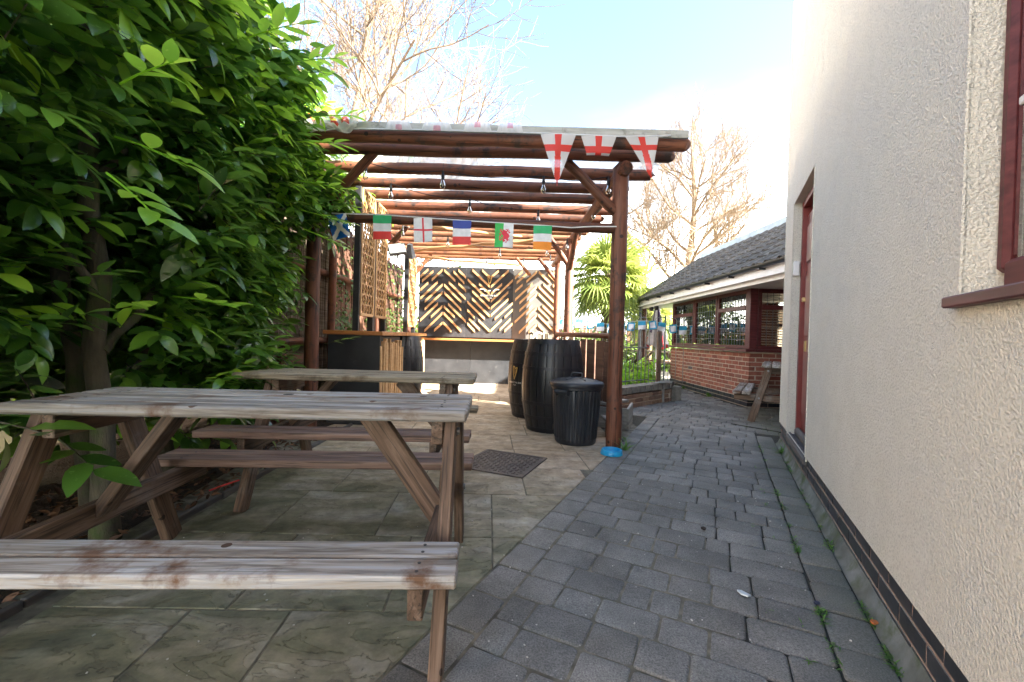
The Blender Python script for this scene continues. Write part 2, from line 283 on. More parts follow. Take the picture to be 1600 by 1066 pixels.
M_weed = leafmat('weed blade', (.05, .14, .02), (.12, .26, .04), .5, .3)

def roughcast():
    m, nt, bs, out = newmat('cream roughcast render'); N = nt.nodes.new; L = nt.links.new
    ge = N('ShaderNodeNewGeometry')
    n = N('ShaderNodeTexNoise'); n.inputs['Scale'].default_value = 112; n.inputs['Detail'].default_value = 3; n.inputs['Roughness'].default_value = .55; n.inputs['Distortion'].default_value = .15; L(ge.outputs['Position'], n.inputs['Vector'])
    nb = N('ShaderNodeTexNoise'); nb.inputs['Scale'].default_value = 3.5; nb.inputs['Detail'].default_value = 6; nb.inputs['Roughness'].default_value = .65; L(ge.outputs['Position'], nb.inputs['Vector'])
    mr = N('ShaderNodeMapRange'); mr.inputs[1].default_value = .36; mr.inputs[2].default_value = .66; mr.clamp = True; L(n.outputs['Fac'], mr.inputs[0])
    hp = N('ShaderNodeMapRange'); hp.inputs[1].default_value = .35; hp.inputs[2].default_value = .6; hp.inputs[3].default_value = .6; hp.inputs[4].default_value = 1; L(nb.outputs['Fac'], hp.inputs[0])
    bp = N('ShaderNodeBump'); bp.inputs['Distance'].default_value = .0055; L(hp.outputs[0], bp.inputs['Strength']); L(mr.outputs[0], bp.inputs['Height'])
    rp = ramp(nt, [(.3, (.66, .63, .54)), (.5, (.71, .68, .595)), (.7, (.76, .735, .66))]); L(nb.outputs['Fac'], rp.inputs[0])
    pit_shade = N('ShaderNodeMapRange'); pit_shade.inputs[1].default_value = .36; pit_shade.inputs[2].default_value = .5; pit_shade.inputs[3].default_value = .80; pit_shade.inputs[4].default_value = 1.0; pit_shade.clamp = True; L(n.outputs['Fac'], pit_shade.inputs[0])  # shade in the pits painted into the colour, following the bump noise
    sc = N('ShaderNodeVectorMath'); sc.operation = 'SCALE'; L(rp.outputs[0], sc.inputs[0]); L(pit_shade.outputs[0], sc.inputs['Scale'])
    L(sc.outputs[0], bs.inputs['Base Color']); bs.inputs['Roughness'].default_value = .92; L(bp.outputs[0], bs.inputs['Normal']); return m
M_render = roughcast()
def paver_mat():
    m, nt, bs, out = newmat('charcoal concrete paver'); N = nt.nodes.new; L = nt.links.new
    ge = N('ShaderNodeNewGeometry'); oi = N('ShaderNodeObjectInfo')
    n = N('ShaderNodeTexNoise'); n.inputs['Scale'].default_value = 3.2; n.inputs['Detail'].default_value = 8; n.inputs['Roughness'].default_value = .65; L(ge.outputs['Position'], n.inputs['Vector'])
    rp = ramp(nt, [(.30, (.10, .098, .090)), (.5, (.155, .152, .140)), (.70, (.215, .21, .195))]); L(n.outputs['Fac'], rp.inputs[0])
    f = N('ShaderNodeTexNoise'); f.inputs['Scale'].default_value = 170; f.inputs['Detail'].default_value = 3; f.inputs['Roughness'].default_value = .7; L(ge.outputs['Position'], f.inputs['Vector'])
    fr = N('ShaderNodeMapRange'); fr.inputs[1].default_value = .3; fr.inputs[2].default_value = .7; fr.inputs[3].default_value = .48; fr.inputs[4].default_value = 1.62; L(f.outputs['Fac'], fr.inputs[0])
    m1 = N('ShaderNodeVectorMath'); m1.operation = 'SCALE'; L(rp.outputs[0], m1.inputs[0]); L(fr.outputs[0], m1.inputs['Scale'])
    ri = N('ShaderNodeMath'); ri.operation = 'ADD'; L(oi.outputs['Random'], ri.inputs[0]); L(ge.outputs['Random Per Island'], ri.inputs[1]); rf = N('ShaderNodeMath'); rf.operation = 'FRACT'; L(ri.outputs[0], rf.inputs[0])
    rr = N('ShaderNodeMapRange'); rr.inputs[3].default_value = .78; rr.inputs[4].default_value = 1.2; L(rf.outputs[0], rr.inputs[0])
    m2 = N('ShaderNodeVectorMath'); m2.operation = 'SCALE'; L(m1.outputs[0], m2.inputs[0]); L(rr.outputs[0], m2.inputs['Scale'])
    v = N('ShaderNodeTexVoronoi'); v.inputs['Scale'].default_value = 42; L(ge.outputs['Position'], v.inputs['Vector'])
    lt = N('ShaderNodeMapRange'); lt.inputs[1].default_value = .13; lt.inputs[2].default_value = .08; lt.clamp = True; L(v.outputs['Distance'], lt.inputs[0])
    gt = N('ShaderNodeTexNoise'); gt.inputs['Scale'].default_value = 30; L(ge.outputs['Position'], gt.inputs['Vector']); g2 = N('ShaderNodeMapRange'); g2.inputs[1].default_value = .5; g2.inputs[2].default_value = .62; g2.clamp = True; L(gt.outputs['Fac'], g2.inputs[0])
    mm = N('ShaderNodeMath'); mm.operation = 'MULTIPLY'; L(lt.outputs[0], mm.inputs[0]); L(g2.outputs[0], mm.inputs[1])
    mx = N('ShaderNodeMix'); mx.data_type = 'RGBA'; mx.inputs[7].default_value = (.33, .33, .31, 1); L(mm.outputs[0], mx.inputs[0]); L(m2.outputs[0], mx.inputs[6])
    # algae towards the damp wall
    dp = N('ShaderNodeVectorMath'); dp.operation = 'DOT_PRODUCT'; dp.inputs[1].default_value = (.8955, -.445, 0); L(ge.outputs['Position'], dp.inputs[0])
    ar = N('ShaderNodeMapRange'); ar.inputs[1].default_value = .28; ar.inputs[2].default_value = .6; ar.clamp = True; L(dp.outputs['Value'], ar.inputs[0])
    ag = N('ShaderNodeMath'); ag.operation = 'MULTIPLY'; L(ar.outputs[0], ag.inputs[0]); L(n.outputs['Fac'], ag.inputs[1])
    mg = N('ShaderNodeMix'); mg.data_type = 'RGBA'; mg.inputs[7].default_value = (.075, .085, .045, 1); L(ag.outputs[0], mg.inputs[0]); L(mx.outputs[2], mg.inputs[6])
    L(mg.outputs[2], bs.inputs['Base Color']); bs.inputs['Roughness'].default_value = .8
    bp = N('ShaderNodeBump'); bp.inputs['Strength'].default_value = .6; bp.inputs['Distance'].default_value = .003; L(f.outputs['Fac'], bp.inputs['Height']); L(bp.outputs[0], bs.inputs['Normal']); return m
M_pav = paver_mat()
def slab_mat():
    m, nt, bs, out = newmat('riven sandstone'); N = nt.nodes.new; L = nt.links.new
    ge = N('ShaderNodeNewGeometry'); oi = N('ShaderNodeObjectInfo')
    of = N('ShaderNodeMath'); of.operation = 'MULTIPLY'; of.inputs[1].default_value = 3; L(oi.outputs['Random'], of.inputs[0])
    va = N('ShaderNodeVectorMath'); L(ge.outputs['Position'], va.inputs[0]); L(of.outputs[0], va.inputs[1])
    mp = N('ShaderNodeMapping'); mp.inputs['Scale'].default_value = (1.1, 2.6, 1); mp.inputs['Rotation'].default_value = (0, 0, .3); L(va.outputs[0], mp.inputs[0])
    n = N('ShaderNodeTexNoise'); n.inputs['Scale'].default_value = 2.0; n.inputs['Detail'].default_value = 9; n.inputs['Roughness'].default_value = .6; n.inputs['Distortion'].default_value = .6; L(mp.outputs[0], n.inputs['Vector'])
    clean = ramp(nt, [(.25, (.25, .185, .125)), (.45, (.36, .28, .195)), (.6, (.43, .35, .26)), (.8, (.34, .31, .27))]); L(n.outputs['Fac'], clean.inputs[0])
    dirty = ramp(nt, [(.32, (.10, .104, .068)), (.45, (.165, .165, .105)), (.55, (.225, .215, .155)), (.68, (.31, .30, .25))]); L(n.outputs['Fac'], dirty.inputs[0])
    # rained-on algae in front of the roof edge, kept dry and clean beneath it
    sp = N('ShaderNodeSeparateXYZ'); L(ge.outputs['Position'], sp.inputs[0]); nn = N('ShaderNodeTexNoise'); nn.inputs['Scale'].default_value = 1.6; nn.inputs['Detail'].default_value = 6; L(ge.outputs['Position'], nn.inputs['Vector'])
    a = N('ShaderNodeMath'); a.operation = 'MULTIPLY_ADD'; a.inputs[1].default_value = 1.9; L(nn.outputs['Fac'], a.inputs[0]); L(sp.outputs['Y'], a.inputs[2])
    xr = N('ShaderNodeMath'); xr.operation = 'MULTIPLY_ADD'; xr.inputs[1].default_value = .55; L(sp.outputs['X'], xr.inputs[0]); L(a.outputs[0], xr.inputs[2])
    mr = N('ShaderNodeMapRange'); mr.inputs[1].default_value = 3.0; mr.inputs[2].default_value = 4.9; mr.clamp = True; L(xr.outputs[0], mr.inputs[0])
    mx = N('ShaderNodeMix'); mx.data_type = 'RGBA'; L(mr.outputs[0], mx.inputs[0]); L(dirty.outputs[0], mx.inputs[6]); L(clean.outputs[0], mx.inputs[7])
    g = N('ShaderNodeTexNoise'); g.inputs['Scale'].default_value = 9; g.inputs['Detail'].default_value = 7; g.inputs['Roughness'].default_value = .7; L(va.outputs[0], g.inputs['Vector'])
    gr = N('ShaderNodeMapRange'); gr.inputs[3].default_value = .6; gr.inputs[4].default_value = 1.4; gr.inputs[1].default_value = .3; gr.inputs[2].default_value = .7; L(g.outputs['Fac'], gr.inputs[0])
    sc = N('ShaderNodeVectorMath'); sc.operation = 'SCALE'; L(mx.outputs[2], sc.inputs[0]); L(gr.outputs[0], sc.inputs['Scale'])
    L(sc.outputs[0], bs.inputs['Base Color']); bs.inputs['Roughness'].default_value = .78
    # riven steps: contour-like terraces
    wv = N('ShaderNodeMath'); wv.operation = 'MULTIPLY'; wv.inputs[1].default_value = 9; L(n.outputs['Fac'], wv.inputs[0]); fl = N('ShaderNodeMath'); fl.operation = 'FLOOR'; L(wv.outputs[0], fl.inputs[0])
    fc = N('ShaderNodeMath'); fc.operation = 'FRACT'; L(wv.outputs[0], fc.inputs[0]); sm = N('ShaderNodeMapRange'); sm.inputs[1].default_value = .0; sm.inputs[2].default_value = .10; sm.interpolation_type = 'SMOOTHSTEP'; sm.clamp = True; L(fc.outputs[0], sm.inputs[0])
    hh = N('ShaderNodeMath'); hh.operation = 'ADD'; L(fl.outputs[0], hh.inputs[0]); L(sm.outputs[0], hh.inputs[1])
    h2 = N('ShaderNodeMath'); h2.operation = 'MULTIPLY_ADD'; h2.inputs[1].default_value = .7; L(g.outputs['Fac'], h2.inputs[0]); L(hh.outputs[0], h2.inputs[2])
    bp = N('ShaderNodeBump'); bp.inputs['Strength'].default_value = 1; bp.inputs['Distance'].default_value = .007; L(h2.outputs[0], bp.inputs['Height']); L(bp.outputs[0], bs.inputs['Normal']); return m
M_slab = slab_mat()
def sheet_mat():
    m, nt, bs, out = newmat('cloudy roofing sheet'); N = nt.nodes.new; L = nt.links.new
    ge = N('ShaderNodeNewGeometry'); n = N('ShaderNodeTexNoise'); n.inputs['Scale'].default_value = 5; n.inputs['Detail'].default_value = 6; L(ge.outputs['Position'], n.inputs['Vector'])
    rp = ramp(nt, [(.3, (.52, .53, .47)), (.7, (.82, .83, .80))]); L(n.outputs['Fac'], rp.inputs[0])
    tr = N('ShaderNodeBsdfTranslucent'); tp = N('ShaderNodeBsdfTransparent'); L(rp.outputs[0], tr.inputs[0]); L(rp.outputs[0], bs.inputs['Base Color']); bs.inputs['Roughness'].default_value = .35
    a = N('ShaderNodeMixShader'); a.inputs[0].default_value = .75; L(bs.outputs[0], a.inputs[1]); L(tr.outputs[0], a.inputs[2])
    b = N('ShaderNodeMixShader'); b.inputs[0].default_value = .45; L(a.outputs[0], b.inputs[1]); L(tp.outputs[0], b.inputs[2]); L(b.outputs[0], out.inputs[0]); return m
M_sheet = sheet_mat()
def film(name, c, rough=.5, tr=.35, tp=.2):
    m, nt, bs, out = newmat(name); N = nt.nodes.new; L = nt.links.new; bs.inputs['Base Color'].default_value = (*c, 1); bs.inputs['Roughness'].default_value = rough
    a = N('ShaderNodeBsdfTranslucent'); a.inputs[0].default_value = (*c, 1); p = N('ShaderNodeBsdfTransparent'); x = N('ShaderNodeMixShader'); x.inputs[0].default_value = tr; y = N('ShaderNodeMixShader'); y.inputs[0].default_value = tp
    L(bs.outputs[0], x.inputs[1]); L(a.outputs[0], x.inputs[2]); L(x.outputs[0], y.inputs[1]); L(p.outputs[0], y.inputs[2]); L(y.outputs[0], out.inputs[0]); return m
M_pw = film('thin white plastic', (.80, .80, .80), .4); M_pr = film('thin red plastic', (.85, .06, .045), .4); M_pp = film('sun bleached pink plastic', (.75, .38, .45), .4)
def glass_mat(name='window glass', tp=.55):
    m, nt, bs, out = newmat(name); N = nt.nodes.new; L = nt.links.new
    gl = N('ShaderNodeBsdfGlossy'); gl.inputs['Roughness'].default_value = .01; t = N('ShaderNodeBsdfTransparent'); t.inputs[0].default_value = (.8, .85, .83, 1)
    fr = N('ShaderNodeFresnel'); fr.inputs[0].default_value = 1.6; ma = N('ShaderNodeMath'); ma.operation = 'MULTIPLY_ADD'; ma.inputs[1].default_value = .9; ma.inputs[2].default_value = 1 - tp - .25; ma.use_clamp = True
    L(fr.outputs[0], ma.inputs[0]); x = N('ShaderNodeMixShader'); L(ma.outputs[0], x.inputs[0]); L(t.outputs[0], x.inputs[1]); L(gl.outputs[0], x.inputs[2]); L(x.outputs[0], out.inputs[0]); return m
M_glass = glass_mat(); M_bulb = glass_mat('clear bulb glass', .7)

# ------------------------------------------------------------------ geometry frames
PH = math.atan(.497); CU, SU = math.cos(PH), math.sin(PH)
def UV(u, v, z=0): return Vector((u * SU + v * CU, u * CU - v * SU, z))       # u along the house wall, v to the right of it
UVM = Matrix(((SU, CU, 0, 0), (CU, -SU, 0, 0), (0, 0, 1, 0), (0, 0, 0, 1)))       # note: a mirrored frame, used for points only
RZ_U = Matrix.Rotation(math.pi/2 - PH, 4, 'Z')                                  # object x along u, object y to the left of it

# ------------------------------------------------------------------ ground
m = MB(); m.add([(-90, -20, -.09), (90, -20, -.09), (90, 160, -.09), (-90, 160, -.09)], [(0, 1, 2, 3)])
put('ground', m.mesh('ground', M_far), kind='structure')
bed = MB(); bed.add([(-1.86, .3, -.0105), (7, .3, -.0105), (7, 16, -.0105), (-1.86, 16, -.0105)], [(0, 1, 2, 3)])
pavement = put('pavement', bed.mesh('pavement', M_joint), kind='structure')
sb = MB()
nx, ny = 26, 60
vv = [(-4.2 + 2.34 * i / nx, .3 + 9.4 * j / ny, -.03 + random.uniform(-.012, .02) + .05 * math.sin(i * .5) * math.sin(j * .37)) for j in range(ny + 1) for i in range(nx + 1)]
sb.add(vv, [(j*(nx+1)+i, j*(nx+1)+i+1, (j+1)*(nx+1)+i+1, (j+1)*(nx+1)+i) for j in range(ny) for i in range(nx)])
put('soil', sb.mesh('soil', M_soil, 60), kind='structure')
for i in range(4):
    beam('edging_board', (-1.835 + random.uniform(-.008, .008), .5 + i * 1.1, -.005), (-1.835, .5 + i * 1.1 + 1.09, -.005), .028, .07, M_edge, pavement)

# patio slabs ---------------------------------------------------------
VB = -.925
def clip(poly, f):
    out = []
    for i in range(len(poly)):
        a, b = poly[i], poly[(i+1) % len(poly)]; fa, fb = f(a), f(b)
        if fa <= 0: out.append(a)
        if fa * fb < 0: t = fa / (fa - fb); out.append((a[0] + t*(b[0]-a[0]), a[1] + t*(b[1]-a[1])))
    return out
patio = put('patio', MB().add([(-1.82, .6, -.0045), (.55, .6, -.0045), (1.6, 3.9, -.0045), (1.6, 9.75, -.0045), (-2.9, 9.75, -.0045)], [(0, 1, 2, 3, 4)]).mesh('patio', M_pointing), kind='structure')
def patio_edge(p):   # right-hand edge: along the pavers up to the post, then straight back
    x, y = p; v = x * CU - y * SU
    return v - VB
def inset(poly, d):
    c = Vector((sum(p[0] for p in poly)/len(poly), sum(p[1] for p in poly)/len(poly))); n = len(poly); res = []
    for i in range(n):
        p0, p1, p2 = Vector(poly[i-1]), Vector(poly[i]), Vector(poly[(i+1) % n])
        a = (p1-p0); b = (p2-p1)
        if a.length < 1e-4 or b.length < 1e-4: return poly
        a.normalize(); b.normalize(); na = Vector((-a.y, a.x)); nb = Vector((-b.y, b.x)); k = na + nb
        if k.length < .3: res.append(tuple(p1)); continue
        k.normalize(); res.append(tuple(p1 + k * d / max(.35, k.dot(na))))
    return res
cover = [(.33, 3.76), (.10, 3.23), (-.43, 3.46), (-.20, 3.99)]
ymarks = [.4, 1.02, 1.63, 2.25, 2.87, 3.46, 4.02, 4.62, 5.2, 5.8, 6.4, 7.0, 7.6, 8.2, 8.8, 9.72]
xrow = {0: [-1.82, -1.2, -.62, -.1, .4], 1: [-1.82, -1.28, -.9, -.28, .4], 2: [-1.82, -1.15, -.55, -.12, .4], 3: [-1.82, -1.35, -.75, -.12, .4], 4: [-1.82, -1.2, -.62, .12, .62], 5: [-1.82, -1.25, -.66, .105, .7, 1.2],
        6: [-1.82, -1.1, -.5, .1, .6, 1.3]}
for j in range(len(ymarks) - 1):
    y0, y1 = ymarks[j], ymarks[j+1]
    xs = xrow.get(j) or sorted([-1.82 if y0 < 4.4 else -2.9, 1.7] + [random.choice((-2.2, -2.35)) + .62 * k + random.uniform(-.12, .12) for k in range(6)])
    for i in range(len(xs) - 1):
        x0, x1 = xs[i], xs[i+1]; sk = lambda x, y: (x - .0575 * (y - 3), y + .0575 * (x + .5) * .35)
        poly = [sk(x0, y0), sk(x1, y0), sk(x1, y1), sk(x0, y1)]
        if j <= 3 or True: poly = [(max(p[0], -1.82), p[1]) if y0 < 4.4 else p for p in poly]
        if y0 < 4.1: poly = clip(poly, patio_edge)
        else: poly = clip(poly, lambda p: min(p[0] - 1.12 + .0, patio_edge(p) + 9) if True else 0)
        if len(poly) < 3: continue
        ar = abs(sum(poly[k-1][0]*poly[k][1] - poly[k][0]*poly[k-1][1] for k in range(len(poly)))) / 2
        if ar < .012: continue
        if j in (4, 5, 6):   # keep clear of the inspection cover
            cx, cy = .5 * (cover[0][0] + cover[2][0]), .5 * (cover[0][1] + cover[2][1])
        poly = inset(poly, .0032); top = inset(poly, .003); h = random.uniform(-.0012, .001); n = len(poly); m = MB()
        vs = [(x, y, -.03) for x, y in poly] + [(x, y, h - .005) for x, y in poly] + [(x, y, h) for x, y in top]
        fs = [(k, (k+1) % n, n+(k+1) % n, n+k) for k in range(n)] + [(n+k, n+(k+1) % n, 2*n+(k+1) % n, 2*n+k) for k in range(n)] + [tuple(range(2*n, 3*n))]
        c = Vector((sum(p[0] for p in poly)/n, sum(p[1] for p in poly)/n, 0)); m.add([Vector(v) - c for v in vs], fs)
        put('slab', m.mesh('slab', M_slab), patio, Matrix.Translation(c))
# pavers ---------------------------------------------------------------
pavcache = {}
def paver_mesh(l, wd):
    k = (round(l, 3), round(wd, 3), random.randrange(4))
    if k not in pavcache:
        m = MB(); hx, hy = l/2, wd/2; ring = []
        for sx_, sy_ in ((1, 1), (-1, 1), (-1, -1), (1, -1)):
            c = .007 + random.uniform(0, .010); jx, jy = random.uniform(-.003, .003), random.uniform(-.003, .003)
            a = [(sx_*hx, sy_*(hy-c)), (sx_*(hx-c*.35), sy_*(hy-c*.35)), (sx_*(hx-c), sy_*hy)]
            if sx_*sy_ < 0: a.reverse()
            ring += [(x+jx, y+jy) for x, y in a]
        n = len(ring); tilt = random.uniform(-.008, .008), random.uniform(-.008, .008)
        z = lambda x, y, b: b + x*tilt[0] + y*tilt[1]
        vs = [(x, y, -.03) for x, y in ring] + [(x, y, z(x, y, -.006)) for x, y in ring] + [(x*(1-.003/hx), y*(1-.003/hy), z(x, y, -.0018)) for x, y in ring] + [(x*(1-.009/hx), y*(1-.009/hy), z(x, y, 0)) for x, y in ring]
        fs = [(q*n+k_, q*n+(k_+1) % n, (q+1)*n+(k_+1) % n, (q+1)*n+k_) for q in range(3) for k_ in range(n)] + [tuple(range(3*n, 4*n))]
        m.add(vs, fs); pavcache[k] = (m, m.mesh('paver', M_pav, 50))
    return pavcache[k]
pav = []   # centre u, v, length along v, width along u
u = .62
while u < 6.2:           # soldier course beside the sandstone and wide blocks beside the wall
    l = .232; pav.append((u + l/2, VB + .082, .158, l - .008)); u += l
u = .55
while u < 5.6:
    l = random.choice((.172, .235, .29)); pav.append((u + l/2, .472, .158, l - .007)); u += l
def lowwall(x): return 6.35 + .62 * (x - 1.1)   # the curved bed edge, as y over x
u = .6; row = 0
while u < 16.5:
    vmax = .386 if u < 5.75 else 6.0; v = VB + .168 if u < 6.2 else -6.0
    while v < vmax - .03:
        l = random.choice((.118, .172, .172, .232, .232, .245))
        if vmax - (v + l) < .09: l = vmax - v
        if l > .32: l = l / 2
        pav.append((u + .083, v + l/2, l - .006, .1605)); v += l
    u += .166; row += 1
keep = []
for (a, b, lv, lu) in pav:
    p = UV(a, b)
    if a < .9: continue
    if p.x > 3.93 and p.y > 7.1 and p.y < 10.8: continue
    if p.y > 13.5 or p.x > 6.6 or p.x < 1.05 and p.y > 4.05 and b < VB + .0 + 9 and p.y > 4.6: continue
    if b < VB and p.x < 1.2: continue
    if p.x < 1.35 and p.y > 5.2: continue
    if p.x < 2.9 and p.y > lowwall(p.x) + .2: continue
    if b > .42 and a > 5.75 and p.y < 4.6: continue
    if b > .6 and a < 5.5: continue
    keep.append((p.y, a, b, lv, lu))
keep.sort(); stuff = MB()
for i, (_, a, b, lv, lu) in enumerate(keep):
    mb, me = paver_mesh(lv, lu); M = Matrix.Translation(UV(a, b, random.uniform(-.003, .002))) @ Matrix.Rotation(-PH + random.uniform(-.012, .012), 4, 'Z') @ (Matrix.Rotation(math.pi, 4, 'Z') if random.random() < .5 else Matrix.Identity(4))
    if i < 290: put('paver', me, pavement, M)
    else: stuff.add([M @ Vector(v) for v in mb.v], mb.f)
put('paver', stuff.mesh('distant_pavers', M_pav, 50), pavement, kind='stuff')
# concrete fillet beside the wall
m = MB(); N_ = 60; vs = []
for i in range(N_ + 1):
    u = .5 + (5.42 - .5) * i / N_
    for (v, z) in ((.553, -.03), (.556 + random.uniform(-.002, .004), -.004), (.575, .012), (.603, .082 + random.uniform(-.003, .003)), (.63, .085)): vs.append(UV(u, v + random.uniform(-.001, .001), z))
m.add(vs, [(i*5+k, i*5+k+1, (i+1)*5+k+1, (i+1)*5+k) for i in range(N_) for k in range(4)])
put('concrete_fillet', m.mesh('concrete_fillet', M_conc, 60), kind='structure')
# inspection cover
cc = Vector((-.05, 3.61, .003)); mc = thing('manhole_cover', 'worn grey metal manhole cover with a raised grid set in the sandstone slabs', 'manhole cover', cc)
RM = Matrix.Translation(cc) @ Matrix.Rotation(R(-23.5), 4, 'Z')
m = MB(); m.box((0, 0, -.006), (.60, .60, .018), .002); 
for s_ in (-1, 1): m.box((s_*.285, 0, .004), (.03, .6, .006), .001); m.box((0, s_*.285, .004), (.54, .03, .006), .001)
put('frame', m.mesh('frame', M_iron), mc, RM)
m = MB()
for i in range(13):
    for j in range(13):
        a = (i + j) % 2; m.box((-.24 + i*.04, -.24 + j*.04, .005), ((.032, .012) if a else (.012, .032)) + (.005,), .0012)
for q in ((-.1, .0), (.1, 0)): m.box((*q, .004), (.05, .02, .007), .001)
put('tread_pattern', m.mesh('tread_pattern', M_iron), mc, RM)

# ------------------------------------------------------------------ the rendered house on the right
CORN = 5.40; HZ = 5.2; VF = .588
house = thing('rendered_house', 'cream roughcast house wall with a dark brick plinth and a red door', 'house', UV(2, VF + 1.5, 0))
wall = MB()
def quad(m, a, b, c, d, mi=0): m.add([a, b, c, d], [(0, 1, 2, 3)], mi)
ops = [(3.84, 4.86, .20, 2.44), (-.35, 1.598, 1.225, 2.62)]   # door and window openings along u, z
us = [-4.0, -.35, 1.598, 3.84, 4.86, CORN]; zs = [.235, .2, 1.225, 2.44, 2.62, HZ]
def wallpiece(u0, u1, z0, z1):
    a = VF; quad(wall, UV(u0, a, z0), UV(u1, a, z0), UV(u1, a, z1), UV(u0, a, z1))
wallpiece(-4, -.35, .235, HZ); wallpiece(-.35, 1.598, .235, 1.225); wallpiece(-.35, 1.598, 2.62, HZ); wallpiece(1.598, 3.84, .235, HZ)
wallpiece(3.84, 4.86, 2.44, HZ); wallpiece(4.86, CORN, .235, HZ)
for (u0, u1, z0, z1), dp in zip(ops, (.13, .10)):
    b0, b1 = VF, VF + dp
    quad(wall, UV(u0, b0, z0), UV(u0, b0, z1), UV(u0, b1, z1), UV(u0, b1, z0)); quad(wall, UV(u1, b0, z0), UV(u1, b1, z0), UV(u1, b1, z1), UV(u1, b0, z1))
    quad(wall, UV(u0, b0, z1), UV(u1, b0, z1), UV(u1, b1, z1), UV(u0, b1, z1)); quad(wall, UV(u0, b0, z0), UV(u1, b0, z0), UV(u1, b1, z0), UV(u0, b1, z0))
quad(wall, UV(CORN, VF, .235), UV(CORN, 7, .235), UV(CORN, 7, HZ), UV(CORN, VF, HZ)); quad(wall, UV(-4, VF, HZ), UV(CORN, VF, HZ), UV(CORN, 7, HZ), UV(-4, 7, HZ))
quad(wall, UV(-4, VF, .235), UV(-4, 7, .235), UV(-4, 7, HZ), UV(-4, VF, HZ)); quad(wall, UV(-4, 7, 0), UV(CORN, 7, 0), UV(CORN, 7, HZ), UV(-4, 7, HZ))
quad(wall, UV(-4, VF, .235), UV(CORN, VF, .235), UV(CORN, VF + .02, .232), UV(-4, VF + .02, .232))
wo_ = put('wall', wall.mesh('wall', M_render), house)
# raised plaster beads at the corners
for (uu, z0, z1) in ((CORN - .001, .235, HZ), (1.598, 1.225, 2.62), (4.86, .235, 2.44), (3.84, .235, 2.44)):
    beam('corner_bead', UV(uu, VF - .001, z0), UV(uu, VF - .001, z1), .012, .008, M_render, house, bev=.003)
# plinth
m = MB(); vs = [UV(.2, .6005, -.03), UV(CORN - .01, .6005, -.03), UV(CORN - .01, .6005, .236), UV(.2, .6005, .236), UV(CORN - .01, 3, -.03), UV(CORN - .01, 3, .236)]
m.add(vs, [(0, 1, 2, 3), (1, 4, 5, 2)]); plinth = put('plinth', m.mesh('plinth', M_pmort), house)
pbm = [MB().box((0, 0, 0), (.213 + .002*k, .02, .066), .002, jit=.0012).mesh('brick', M_engb) for k in range(3)]
for c in range(3):
    u = .3 + (c % 2) * .1125
    while u < CORN - .12:
        put('brick', pbm[random.randrange(3)], plinth, Matrix.Translation(UV(u + .11, .6085, .049 + .0765 * c)) @ RZ_U); u += .225
# door
dq = lambda u, v, z: UV(u, v, z)
VD = VF + .085
door = put('door', MB().box((0, 0, 0), (.90, .045, 2.04), .004).mesh('door', M_door), house, Matrix.Translation(UV(4.35, VD + .04, 1.28)) @ RZ_U)
def dbox(name, u0, u1, z0, z1, v0, v1, mt, par, bev=.003): return put(name, MB().box((0, 0, 0), (u1-u0, v1-v0, z1-z0), bev).mesh(name, mt), par, Matrix.Translation(UV((u0+u1)/2, (v0+v1)/2, (z0+z1)/2)) @ RZ_U)
dbox('door_frame', 3.842, 3.902, .235, 2.436, VD - .02, VD + .07, M_door, house); dbox('door_frame', 4.798, 4.858, .235, 2.436, VD - .02, VD + .07, M_door, house); dbox('door_frame', 3.903, 4.797, 2.38, 2.436, VD - .02, VD + .07, M_door, house)
for (a, b) in ((3.98, 4.30), (4.40, 4.72)):
    for (z0, z1) in ((.45, 1.02), (1.16, 1.72), (1.84, 2.18)):
        dbox('door_panel', a, b, z0, z1, VD + .004, VD + .02, M_door, door, .012)
dbox('letterbox', 4.29, 4.41, 1.05, 1.10, VD + .008, VD + .02, M_brass, door); dbox('lock_plate', 4.66, 4.72, 1.02, 1.12, VD + .006, VD + .02, M_brass, door)
dbox('door_handle', 4.70, 4.73, 1.48, 1.52, VD - .02, VD + .018, M_brass, door)
dbox('door_sill', 3.845, 4.855, .16, .222, VF - .012, VF + .12, M_edge, house, .01); dbox('weather_bar', 3.905, 4.795, .225, .30, VD - .035, VD + .02, M_edge, door, .02)
bell = put('door_bell', MB().box((0, 0, 0), (.035, .05, .14), .006).mesh('door_bell', M_fascia), None, Matrix.Translation(UV(4.845, VF + .03, 1.81)) @ RZ_U, label='small white bell box on the door reveal of the cream house', cat='door bell')
# window
win = thing('window', None, None); win.parent = house; win.matrix_basis = WM[house].inverted() @ Matrix.Translation(UV(.6, VF + .12, 1.2)); WM[win] = Matrix.Translation(UV(.6, VF + .12, 1.2))
v0, v1 = VF + .062, VF + .125
dbox('frame', 1.552, 1.596, 1.285, 2.618, v0, v1, M_upvc, win, .012); dbox('frame', -.348, 1.551, 1.228, 1.315, v0 - .004, v1, M_upvc, win, .012); dbox('frame', -.348, 1.551, 2.53, 2.618, v0, v1, M_upvc, win, .012)
dbox('frame', 1.528, 1.5515, 1.316, 2.529, v0 + .012, v1, M_upvc, win, .01); dbox('frame', .6, .66, 1.316, 2.529, v0 + .008, v1, M_upvc, win, .01)
dbox('pane', .66, 1.528, 1.316, 2.529, v0 + .014, v0 + .018, M_glass, win, 0)
for z in (1.70, 2.10): dbox('glazing_bar', .66, 1.527, z, z + .022, v0 + .004, v0 + .012, M_fascia, win)
for u in (1.42, 1.2): dbox('glazing_bar', u, u + .02, 1.316, 2.529, v0 + .005, v0 + .013, M_fascia, win)
dbox('curtain', .5, 1.42, 1.75, 2.6, v1 + .10, v1 + .12, plain('green curtain', (.02, .12, .07), .8), win)
dbox('window_sill', -.5, 1.625, 1.195, 1.226, VF - .032, VF + .06, M_upvc, house, .004)
